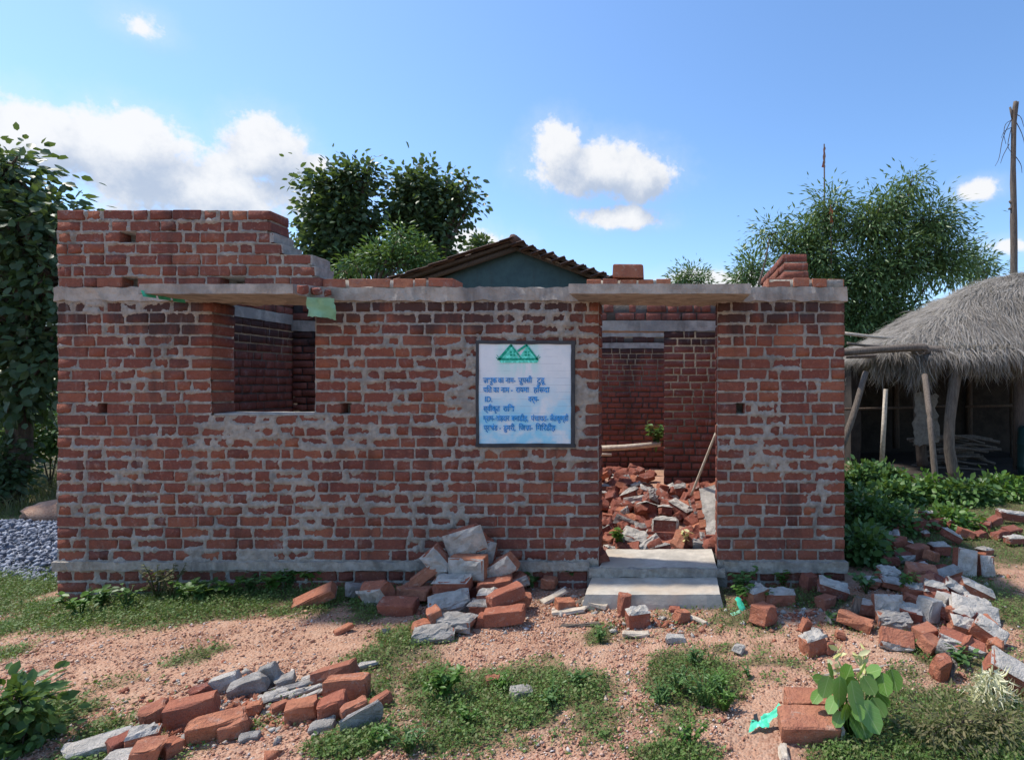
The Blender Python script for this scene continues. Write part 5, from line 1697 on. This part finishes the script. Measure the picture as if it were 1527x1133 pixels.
def shrub(name, base, blobs, nleaf, L, W, mat, label, group=None, seed=0, kind='ovate', cat='shrub', clump=.22, trunk_r=.02, bark=None, droop=.2, trunk_h=None, per=12, fill=.5):
    """bush or tree: branches to every clump of leaves. blobs: centre offset and radii"""
    r_ = np.random.default_rng(seed + 500)
    root = empty(name, base, label, cat, group)
    V, F = [], []
    vol = np.array([b[1][0] * b[1][1] * b[1][2] for b in blobs]) ** (2 / 3)
    share = vol / vol.sum()
    pts, dirs = [], []
    top = Vector((0, 0, trunk_h if trunk_h is not None else .1))
    if trunk_h:
        lean = Vector((r_.uniform(-.1, .1), r_.uniform(-.1, .1), 0)) * trunk_h
        top += lean
        tube(V, F, [Vector((0, 0, -.1)), top * .3 + lean * .3, top * .7, top], [trunk_r * 1.25, trunk_r, trunk_r * .85, trunk_r * .7], 9, .08)
    for (c, r), s in zip(blobs, share):
        c = Vector(c)
        n_cl = max(3, int(nleaf * s / per))
        mid = top.lerp(c, .5) + Vector((0, 0, .08 * (c - top).length))
        if trunk_h or len(blobs) < 4:
            tube(V, F, [top, mid, c], [trunk_r * .6, trunk_r * .42, trunk_r * .25], 6, .08)
        for k in range(n_cl):
            u = rand_dir(1, r_)[0]
            rad = r_.uniform(fill, 1.0) * (1 + .09 * r_.normal())
            q_ = np.array(c) + u * np.array(r) * rad
            if k % 3 == 0:
                tube(V, F, [c, c.lerp(Vector(q_), .5) + Vector((0, 0, .03)), Vector(q_)], [trunk_r * .22, trunk_r * .14, trunk_r * .06], 4)
            m_ = int(per * r_.uniform(.6, 1.4))
            off = r_.normal(0, 1, (m_, 3)) * clump * np.array([.5, .5, .38])
            pts.append(q_ + off)
            d = off / (clump) + u * .7 + rand_dir(m_, r_) * .6
            d[:, 2] -= droop
            dirs.append(d)
    if V:
        mesh_np('trunk', V, tri(F), bark or M_bark, root, True)
    pts, dirs = np.concatenate(pts), np.concatenate(dirs)
    n = len(pts)
    up = rand_dir(n, r_) * .8 + (0, -.1, .9)
    Ls = L * r_.uniform(.6, 1.25, n)
    V, F = leaf_mesh(pts, dirs, up, Ls, Ls * W, kind)
    mesh_np('crown', V, F, mat, root)
    return root


def at(base, Y, lst, dy=0.9):
    """clump list given in photo pixels at depth Y: (px, py, rx, ry)"""
    out = []
    for px, py, rx, ry in lst:
        q_ = P(px, py, Y) - Vector(base)
        out.append((q_, (rx * Y / FPX, min(rx, ry) * dy * Y / FPX, ry * Y / FPX)))
    return out


b = Vector((-9.55, 8.3, 0))
shrub('broad_leaf_tree', b, at(b, 8.3, [(12, 262, 52, 40), (88, 325, 32, 30), (-40, 300, 80, 80), (30, 360, 70, 60), (82, 420, 40, 60), (-30, 450, 70, 80), (40, 500, 60, 60), (75, 530, 40, 50), (20, 580, 60, 50)]), 8500, .14, .66, L_dark,
      'dark broad-leaved tree beside the left end of brick house', None, 1, 'ovate', 'tree', .42, .14, trunk_h=2.1, per=9, droop=.5, fill=.35)
for i, (px, py, Y, rx, ry, mat, lab) in enumerate([
        (30, 610, 10.5, 70, 45, L_mid, 'green thicket bush behind the crushed stone bed, under the dark tree'),
        (75, 640, 9.2, 40, 35, L_mid, 'leafy green bush touching the left end of brick house'),
        (-30, 640, 9.6, 60, 60, L_dark, 'dark bush at the left picture edge above the grass bank'),
        (5, 690, 8.2, 26, 42, L_dark, 'low dark shaded bush left of the dry grass'),
        (80, 560, 13, 60, 60, L_dark, 'dark tall bush far behind the left thicket')]):
    q_ = P(px, py, Y)
    b = Vector((q_.x, q_.y, gz(q_.x, q_.y)))
    shrub('bush', b, at(b, Y, [(px, py, rx, ry), (px - rx * .5, py + ry * .5, rx * .7, ry * .6), (px + rx * .4, py + ry * .5, rx * .6, ry * .6)]), 1500, .10, .6, mat, lab, 'bushes left of the house', 20 + i, clump=.25, per=12, fill=.3)
# dry tall grass behind the stones
n = 5000
x = rng.uniform(-11.5, -6.2, n)
y = rng.uniform(7.6, 10.5, n)
bb = np.stack([x, y, on_ground(x, y)], -1)
V, F = leaf_mesh(bb, rand_dir(n, rng) * .4 + (0, 0, 1), rand_dir(n, rng), rng.uniform(.12, .38, n), rng.uniform(.006, .014, n), 'blade', .5)
tag(mesh_np('dry_grass', V, F, L_dry), 'pale dry grass behind the crushed stone bed', 'grass', kind='stuff')
bm = bmesh.new()
bmesh.ops.create_icosphere(bm, subdivisions=3, radius=1)
for v in bm.verts:
    v.co = Vector((v.co.x * .62, v.co.y * .4, v.co.z * .17)) * (1 + .22 * mnoise.noise(v.co * 2))
o = obj_bm('soil_heap', bm, MATS['soil'], None, (-7.55, 7.4, -.03), smooth=True)
tag(o, 'small heap of reddish soil behind the crushed stone', 'heap')

# trees behind the house
b = Vector((-10.2, 18, 0))
shrub('teak_tree', b, at(b, 18, [(503, 282, 34, 26), (538, 268, 20, 18), (480, 320, 24, 26), (520, 332, 38, 34), (478, 372, 22, 26), (540, 385, 36, 30), (500, 400, 36, 26), (461, 272, 9, 7), (456, 345, 9, 8), (550, 250, 9, 6), (518, 254, 8, 6), (560, 320, 10, 9)]), 7600, .20, .7, L_dark,
      'dark round-crowned tree behind the house, left one of two', 'dark trees behind the house', 2, 'ovate', 'tree', .5, .16, trunk_h=3.4, per=9, droop=.35, fill=.15)
b = Vector((-7.9, 18.6, 0))
shrub('teak_tree', b, at(b, 18.6, [(622, 278, 22, 26), (648, 300, 28, 24), (684, 290, 16, 8), (682, 314, 12, 9), (604, 315, 22, 24), (638, 342, 34, 30), (650, 388, 30, 26), (610, 372, 30, 26), (668, 270, 12, 7), (698, 272, 8, 6), (640, 256, 8, 6), (701, 302, 9, 6), (676, 338, 10, 8), (598, 283, 9, 7)]), 7200, .20, .7, L_dark,
      'dark crowned tree with a branch reaching right, behind the tiled house', 'dark trees behind the house', 3, 'ovate', 'tree', .48, .16, trunk_h=3.6, per=9, droop=.35, fill=.15)
b = Vector((-7.3, 15, 0))
shrub('light_green_tree', b, at(b, 15, [(597, 352, 12, 20), (570, 380, 30, 18), (535, 396, 22, 12), (622, 378, 18, 18), (515, 405, 16, 8), (640, 395, 16, 14), (590, 395, 40, 14)]), 3400, .15, .34, L_mid,
      'light green feathery tree in front of the dark trees', None, 4, 'diamond', 'tree', .34, .09, trunk_h=3.6, per=12, droop=.2)
b = Vector((5.1, 14, 0))
shrub('narrow_leaf_tree', b, at(b, 14, [(1238, 318, 34, 38), (1205, 350, 42, 26), (1150, 350, 30, 16), (1225, 390, 45, 40), (1330, 305, 40, 30), (1300, 340, 48, 45), (1358, 275, 16, 22), (1385, 335, 52, 42), (1345, 395, 60, 52),
                                    (1290, 420, 52, 50), (1410, 390, 42, 42), (1270, 480, 42, 50), (1330, 470, 60, 45), (1185, 380, 30, 30), (1230, 440, 40, 40), (1300, 520, 60, 50)]), 40000, .165, .26, L_euca,
      'tall tree with narrow drooping leaves behind the thatched hut', None, 5, 'diamond', 'tree', .42, .075, trunk_h=2.2, per=16, droop=.5, fill=.1)
for i, (px, py, Y, rx, ry, nl, L, W, mat, lab) in enumerate([
        (1030, 412, 26, 30, 17, 1500, .22, .3, L_euca, 'small round treetop showing above the wall right of the door canopy'),
        (1120, 402, 22, 26, 24, 1600, .22, .3, L_euca, 'treetop left of the stepped brick stack'),
        (1455, 395, 19, 34, 22, 1500, .2, .25, L_euca, 'thin grey-green treetop rising behind the thatch'),
        (716, 366, 34, 14, 14, 700, .3, .6, L_dark, 'distant small treetop above the left roof slope of tiled house')]):
    q_ = P(px, py, Y)
    b = Vector((q_.x, Y, 0))
    shrub('distant_tree', b, at(b, Y, [(px, py, rx, ry), (px + rx * .5, py + ry * .5, rx * .7, ry * .6), (px - rx * .5, py + ry * .6, rx * .6, ry * .6)]), nl, L, W, mat, lab, 'treetops behind the house', 60 + i, 'diamond', 'tree', .4, .08, trunk_h=max(1, q_.z - 1.5), per=12)
# shrubs between the house and the hut
for i, (px, py, rx, ry, h, mat, L, lab) in enumerate([
        (1282, 712, 34, 26, .4, L_mid, .08, 'shady bush filling the gap between house corner and leaning hut post'), (1320, 712, 34, 22, .4, L_mid, .08, 'leafy bush at the foot of the bamboo hut post'),
        (1290, 760, 34, 40, .45, L_mid, .07, 'dense bush against the right end of the house'), (1285, 815, 26, 34, .3, L_mid, .07, 'leafy bush at the right pier above the crusted brick'),
        (1340, 735, 36, 26, .3, L_mid, .08, 'broad-leaved bush before the thin hut post'), (1385, 730, 36, 24, .28, L_light, .08, 'bright leafed bush below the crooked hut post'),
        (1440, 735, 40, 24, .28, L_mid, .08, 'leafy bush before the thick hut post'), (1495, 730, 40, 22, .26, L_light, .08, 'bright bush at the right picture edge before the hut'),
        (1330, 780, 40, 24, .2, L_mid, .06, 'low bush behind the right pile, nearest the house'), (1420, 775, 40, 20, .16, L_light, .06, 'low yellowish bush behind the right pile')]):
    q_ = G(px, py + ry * .7)
    b = q_
    shrub('bush', b, at(b, q_.y, [(px, py, rx, ry * .8), (px - rx * .5, py + ry * .3, rx * .6, ry * .5), (px + rx * .5, py + ry * .3, rx * .6, ry * .5)]), 1100, L, .7, mat, lab, 'bushes between house and hut', 80 + i, clump=.14, per=12, fill=.2)
b = Vector((-2.52 * 0 + G(30, 1110).x, G(30, 1110).y, G(30, 1110).z))
shrub('bush', b, at(b, b.y, [(25, 1050, 55, 40), (-20, 1080, 60, 50), (40, 1095, 45, 36)]), 900, .055, .6, L_mid, 'leafy green bush in the lower left corner of the yard', None, 95, clump=.10, per=10, fill=.3)
b = G(1440, 1110)
shrub('bush', b, at(b, b.y, [(1420, 1085, 70, 32), (1490, 1080, 50, 34), (1370, 1110, 50, 20)]), 2600, .03, .35, L_dry, 'dry fine-leaved scrub in the lower right corner', None, 96, 'diamond', clump=.10, per=14, fill=.2, trunk_r=.008)

# ------------------------------------------------------------------ tiled house behind
YH = 14.0
hb = empty('tiled_house', (P(765, 400, YH).x, YH, 0), 'blue-green plastered house with low clay tile gable roof behind the brick house', 'house')
HB = Vector(hb.location)
ap, le, ri = P(768, 357, YH), P(575, 421, YH), P(930, 417, YH)
ap, le, ri = ap - HB, le - HB, ri - HB
DEP = 6.0
V = [(le.x + .5, .35, -.2), (ri.x - .5, .35, -.2), (ri.x - .5, .35, ri.z - .12), (ap.x, .35, ap.z - .12), (le.x + .5, .35, le.z - .12)]
V = V + [(x, DEP, z) for x, y, z in V]
F = [(0, 1, 2), (0, 2, 3), (0, 3, 4), (5, 7, 6), (5, 8, 7), (5, 9, 8), (0, 5, 6), (0, 6, 1), (1, 6, 7), (1, 7, 2), (4, 9, 5), (4, 5, 0)]
mesh_np('wall', V, F, M_plaster, hb)
roof = empty('roof')
roof.parent = hb
bm_t = bmesh.new()
me_t = bpy.data.meshes.new('tile')
V, F = [], []
for lay in (0, -.016):
    for j in (0, .34):
        for i in range(5):
            a = math.pi * i / 4
            V.append((math.cos(a) * .095, j, math.sin(a) * .026 + lay + (.010 if j else 0)))
for s in (0, 10):
    for i in range(4):
        F.append((s + i, s + i + 1, s + 5 + i + 1, s + 5 + i))
for i in range(4):
    F.append((i, i + 1, 11 + i, 10 + i))
me_t.from_pydata(V, [], F)
me_t.materials.append(M_tile)
bm_t.free()
nt = 0
for e, sg in ((le, -1), (ri, 1)):
    d = e - ap
    Ls = d.length
    u = d.normalized()
    mb = bmesh.new()
    n_ = Vector((-u.z * sg, 0, u.x * sg)).normalized() if False else Vector((0, 1, 0)).cross(u).normalized()
    if n_.z < 0:
        n_ = -n_
    for a, b_ in ((-.10, -.03),):
        vs = []
        for y in (0, DEP + .3):
            for s_ in (0, Ls):
                for w in (a, b_):
                    vs.append(mb.verts.new(Vector((ap.x, y, ap.z)) + u * s_ + n_ * w))
        for f in ((0, 1, 3, 2), (4, 6, 7, 5), (0, 4, 5, 1), (2, 3, 7, 6), (0, 2, 6, 4), (1, 5, 7, 3)):
            mb.faces.new([vs[i] for i in f])
    obj_bm('roof_deck', mb, M_dark_wood, roof)
    V, F = [], []
    tube(V, F, [Vector((ap.x, .16, ap.z)) + n_ * -.17, Vector((ap.x, .16, ap.z)) + u * Ls * .98 + n_ * -.19], [.07, .06], 7, .05)
    mesh_np('rafter', V, tri(F), M_dark_wood, roof)
    rows = int(Ls / .26)
    for r_i in range(rows + 1):
        for c_i in range(5):
            p0 = Vector((ap.x, -.10 + .19 * c_i + rnd.uniform(-.02, .02), ap.z)) + u * (r_i * .26 + rnd.uniform(-.02, .02)) + n_ * (rnd.uniform(-.012, .022))
            M = Matrix((Vector((0, 1, 0)), u, n_)).transposed()
            o = inst('tile', me_t, roof, p0, M.to_euler(), (1, 1, 1))
            nt += 1
    for y in np.arange(.9, DEP, .19):              # tiles further back, out of sight from the yard but there
        pass
V, F = [], []
for k in range(7):
    tube(V, F, [Vector((ap.x, -.14 + k * .42, ap.z - .01)), Vector((ap.x, .30 + k * .42, ap.z + .012))], [.11, .10], 9, .06)
mesh_np('ridge_tile', V, tri(F), M_tile, roof, True)

# ------------------------------------------------------------------ thatched hut
hut = empty('thatched_hut', (4.6, 9.6, 0), 'open-sided hut with a shaggy grey thatched roof on crooked wooden posts', 'hut')
TO = Vector((4.6, 9.6, 0))


RX, RH = [3.40, 3.62, 4.12, 4.75, 5.36, 5.95, 6.6, 8.0, 10.4], [0.03, .18, .50, .84, 1.15, 1.40, 1.53, 1.58, 1.55]


def roof_w(x):
    return 2.0 * min(1, .62 + .38 * math.sqrt(max(0, x - 3.4) / 1.0)) if x < 4.4 else 2.0


def roof_z(x, r):
    """height of the thatch at x, r = -1 front eave .. 0 ridge .. 1 back eave"""
    h = float(np.interp(x, RX, RH))
    y = 10.7 + r * roof_w(x)
    return 2.08 + h * max(0, 1 - abs(r) ** 2.1) ** .85 + .06 * mnoise.noise((x * 1.1, y * 1.1, 2)) + .03 * mnoise.noise((x * 4, y * 4, 5)), y


V, F = [], []                                    # solid body of the thatch
xs_, rs_ = np.linspace(3.4, 10.4, 50), np.linspace(-1, 1, 31)
for lay in (0, .15):
    for x in xs_:
        for r in rs_:
            z, y = roof_z(x, r)
            V.append((x - TO.x, y - TO.y, z - lay))
kk, nr = len(xs_) * len(rs_), len(rs_)
for lay in (0, 1):
    for i in range(len(xs_) - 1):
        for j in range(nr - 1):
            q_ = [lay * kk + i * nr + j, lay * kk + i * nr + j + 1, lay * kk + (i + 1) * nr + j + 1, lay * kk + (i + 1) * nr + j]
            F += [q_[:3], [q_[0], q_[2], q_[3]]]
for i in range(len(xs_) - 1):
    for j in (0, nr - 1):
        a, b = i * nr + j, (i + 1) * nr + j
        F += [[a, b, kk + b], [a, kk + b, kk + a]]
for i in (0, len(xs_) - 1):
    for j in range(nr - 1):
        a, b = i * nr + j, i * nr + j + 1
        F += [[a, b, kk + b], [a, kk + b, kk + a]]
th = mesh_np('thatch', V, F, M_cloth, hut)
# straw on it, lying in matted bundles
n = 62000
X = 3.38 + 5.0 * rng.random(n) ** 1.25
rr_ = rng.uniform(-1.0, .35, n)
zy = np.array([roof_z(a, b) for a, b in zip(X, rr_)])
zy2 = np.array([roof_z(a + .05, b) for a, b in zip(X, rr_)])
zy3 = np.array([roof_z(a, b - .04) for a, b in zip(X, rr_)])
gxv = -(zy2[:, 0] - zy[:, 0]) / .05
wv = np.array([roof_w(a) for a in X])
gyv = -(zy3[:, 0] - zy[:, 0]) / (zy3[:, 1] - zy[:, 1] - 1e-6)
hd = np.stack([gxv * .9, gyv, np.zeros(n)], -1) + (0, -.05, 0)
hd /= np.linalg.norm(hd, axis=1, keepdims=True) + 1e-6
sl = np.clip(np.hypot(gxv, gyv), .1, 2.5)
bend = (fbm(X * 3.1, zy[:, 1] * 3.1, 91) - .5) * 1.3
hd = np.stack([hd[:, 0] * np.cos(bend) - hd[:, 1] * np.sin(bend), hd[:, 0] * np.sin(bend) + hd[:, 1] * np.cos(bend), hd[:, 2]], -1)
d = hd + np.stack([rng.normal(0, .22, n), rng.normal(0, .22, n), -sl * .95 + rng.normal(0, .16, n)], -1)
lift = rng.uniform(-.015, .03, n) + .05 * np.clip(fbm(X * 5, zy[:, 1] * 5, 95) - .45, 0, 1)
v1 = leaf_mesh(np.stack([X, zy[:, 1], zy[:, 0] + lift], -1) - np.array(TO), d, rand_dir(n, rng) * .5 + (0, -.4, 1), rng.uniform(.16, .50, n), rng.uniform(.004, .013, n), 'blade', .10)
n = 24000                                       # ragged fringe hanging from the eaves
X = np.where(rng.random(n) < .18, rng.uniform(3.36, 3.6, n), rng.uniform(3.4, 7.4, n))
rr_ = np.where(X < 3.6, rng.uniform(-1.02, .6, n), rng.uniform(-1.03, -.80, n))
Yv = np.array([10.7 + b * roof_w(a) for a, b in zip(X, rr_)])
Z = rng.uniform(1.92, 2.20, n)
tuft = np.clip(fbm(X * 5, Yv * 5, 77) * 2.6 - .7, .15, 1.6)
d = np.stack([rng.normal(0, .2, n), rng.normal(0, .2, n), -np.ones(n)], -1)
v2 = leaf_mesh(np.stack([X, Yv, Z], -1) - np.array(TO), d, rand_dir(n, rng), rng.uniform(.10, .42, n) * tuft * np.where(X < 4.5, 1.3, .95), rng.uniform(.005, .018, n), 'blade', .12)
V, F = join([v1, v2])
tag(mesh_np('straw', V, F, L_thatch, th), kind='stuff')


def hpole(name, pts, r0, r1_, mat=M_wood, label=None, wob=.07):
    V, F = [], []
    pts = curve_pts(pts, 4) if len(pts) > 2 else [Vector(q_) for q_ in pts]
    tube(V, F, [q_ - TO for q_ in pts], list(np.linspace(r0, r1_, len(pts))), 9, wob)
    o = mesh_np(name, V, tri(F), mat, hut, True)
    if label:
        o['label'] = label


hpole('post', [P(1424, 718, 8.85), P(1415, 650, 8.85), P(1426, 552, 8.85), P(1428, 530, 8.85)], .085, .075, label='thick weathered post')
hpole('post', [P(1398, 748, 7.7), P(1388, 640, 7.9), P(1384, 600, 8.2), P(1379, 560, 8.6)], .04, .045, label='crooked leaning post')
hpole('post', [P(1376, 694, 9.6), P(1371, 640, 9.6), P(1370, 560, 9.6)], .09, .08, M_dark_wood)
hpole('post', [P(1315, 690, 9.3), P(1321, 580, 9.3)], .04, .035, M_plank, 'bamboo post')
hpole('post', [P(1254, 668, 8.5), P(1272, 620, 8.6), P(1291, 555, 8.8)], .055, .045, label='post leaning left')
hpole('post', [P(1519, 700, 9.3), P(1519, 545, 9.3)], .09, .08, M_dark_wood)
hpole('post', [P(1336, 668, 11.8), P(1336, 555, 11.8)], .07, .06, M_dark_wood)
hpole('post', [P(1445, 660, 12.2), P(1445, 555, 12.2)], .07, .06, M_dark_wood)
hpole('beam', [P(1252, 526, 8.75), P(1330, 520, 8.75), P(1372, 518, 8.75), P(1380, 520, 8.75)], .055, .065)
hpole('beam', [P(1360, 521, 8.8), P(1440, 525, 8.8), P(1478, 526, 8.8)], .07, .085)
hpole('beam', [P(1262, 532, 9.2), P(1300, 531, 9.2), P(1330, 530, 9.4)], .03, .03)
hpole('pole', [P(1258, 497, 9.6), P(1312, 503, 9.8), P(1360, 505, 10)], .028, .025, M_plank)
hpole('pole', [P(1264, 512, 9.2), P(1300, 516, 9.4), P(1340, 515, 9.6)], .025, .02)
hpole('rail', [P(1258, 610, 10.2), P(1340, 608, 10.2), P(1420, 605, 10.4)], .022, .022, M_dark_wood)
hpole('rail', [P(1440, 606, 10.6), P(1530, 604, 10.6)], .025, .025, M_dark_wood)
bm = bmesh.new()
rough_box(bm, (3.3 - TO.x, 12.3 - TO.y, -.1), (10.5 - TO.x, 12.5 - TO.y, 2.3), .3, .02, 3)
rough_box(bm, (3.32 - TO.x, 10.6 - TO.y, -.1), (3.5 - TO.x, 12.29 - TO.y, 2.2), .3, .02, 3)
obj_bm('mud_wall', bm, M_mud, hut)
bm = bmesh.new()
rough_box(bm, (3.3 - TO.x, 8.95 - TO.y, -.1), (10.5 - TO.x, 12.29 - TO.y, .115), .25, .012, 6)
obj_bm('earth_floor', bm, M_mud, hut)  # dark slab added over the soil: the hut's shade put into its colour
sheet('sack', [P(1366, 585, 9.3), P(1398, 590, 9.3), P(1402, 660, 9.35), P(1362, 665, 9.35)], M_cloth, 'grey sacking hung between the hut posts', 8, 12, .05, 8, 'sack', .02)
gF = 'firewood sticks under the hut'
for k in range(34):
    x0 = rnd.uniform(4.6, 5.3)
    y0, z0 = rnd.uniform(9.9, 10.5), .10 + .016 * k
    L = rnd.uniform(.6, 1.1)
    a = rnd.uniform(-.3, .3)
    o = tube_obj('firewood_stick', curve_pts([(x0 - L / 2, y0, z0), (x0, y0 + a * .4, z0 + rnd.uniform(.0, .08)), (x0 + L / 2, y0 + a, z0 + rnd.uniform(-.05, .05))], 3), [rnd.uniform(.012, .03)] * 7, M_wood, None, 6)
    tag(o, 'stick in the firewood stack under the thatched hut', 'firewood', gF)
# drum at the picture edge
V, F = [], []
prof = [(0, .0), (.24, 0), (.28, .03), (.29, .2), (.30, .22), (.29, .24), (.29, .55), (.30, .57), (.29, .59), (.28, .80), (.25, .84), (.22, .85), (0, .85)]
for i, (r, z) in enumerate(prof):
    for k in range(20):
        a = 2 * math.pi * k / 20
        V.append((r * math.cos(a), r * math.sin(a), z))
for i in range(len(prof) - 1):
    for k in range(20):
        k2 = (k + 1) % 20
        F.append((i * 20 + k, i * 20 + k2, (i + 1) * 20 + k2, (i + 1) * 20 + k))
q_ = P(1549, 690, 9.0)
o = mesh_np('plastic_drum', V, F, M_drum, None, True, (q_.x, 9.0, gz(q_.x, 9.0)))
tag(o, 'dark teal plastic drum under the hut at the right picture edge', 'drum')

# ------------------------------------------------------------------ poles against the sky
YD = 11.5
tp = empty('bare_pole', (P(1511, 400, YD).x, YD, 0), 'bare tree-trunk pole with dangling fibres rising above the thatch', 'pole')
TB = Vector(tp.location)
V, F = [], []
tube(V, F, [q_ - TB for q_ in curve_pts([P(1512, 690, YD), P(1512, 480, YD), P(1511.5, 330, YD), P(1511, 250, YD), P(1512, 180, YD), P(1514, 152, YD)], 3)], list(np.linspace(.075, .04, 16)), 8, .12)
for a, b in (((1511, 178), (1506, 160)), ((1513, 185), (1518, 152)), ((1511, 310), (1504, 312)), ((1511, 305), (1505, 300))):
    tube(V, F, [P(*a, YD) - TB, P(*b, YD) - TB], [.035, .02], 6, .1)
mesh_np('trunk', V, tri(F), M_wood, tp, True)
for k, cpts in enumerate(([(1512, 178), (1500, 185), (1497, 200), (1500, 215)], [(1510, 175), (1496, 205), (1490, 235), (1484, 248)], [(1511, 180), (1503, 215), (1508, 228)], [(1513, 170), (1522, 175), (1527, 190)], [(1513, 178), (1524, 200), (1530, 225)],
                         [(1505, 215), (1496, 232), (1492, 244)], [(1512, 230), (1522, 245), (1524, 258)], [(1509, 190), (1498, 196), (1493, 206)])):
    V, F = [], []
    q_ = curve_pts([P(a, b, YD) - TB for a, b in cpts], 4)
    tube(V, F, q_, list(np.linspace(.009, .004, len(q_))), 4)
    mesh_np('fibre', V, tri(F), M_dark_wood, tp)
YD = 16.0
fp = empty('flag_pole', (P(1229, 400, YD).x, YD, 0), 'thin flag pole with a limp red flag standing out of the narrow-leaved tree', 'pole')
TB = Vector(fp.location)
V, F = [], []
tube(V, F, [P(1231, 640, YD) - TB, P(1230, 400, YD) - TB, P(1229, 215, YD) - TB], [.035, .028, .018], 7, .05)
mesh_np('shaft', V, tri(F), M_dark_wood, fp, True)
sheet('flag', [P(1229, 218, YD) - TB, P(1231, 219, YD) - TB, P(1230, 252, YD) - TB, P(1226, 248, YD) - TB], M_flag, None, 4, 10, .03, 2, None, .01, fp)
op = empty('orange_flag_pole', (P(1239, 400, 13.6).x, 13.6, 0), 'orange cloth on a bamboo cane in front of the narrow-leaved tree', 'flag')
TB = Vector(op.location)
V, F = [], []
tube(V, F, [P(1241, 640, 13.6) - TB, P(1239, 305, 13.6) - TB], [.02, .012], 6)
mesh_np('shaft', V, tri(F), M_dark_wood, op)
sheet('cloth', [P(1237, 310, 13.6) - TB, P(1242, 312, 13.6) - TB, P(1242, 338, 13.6) - TB, P(1238, 335, 13.6) - TB], M_orange, None, 4, 8, .03, 12, None, .01, op)
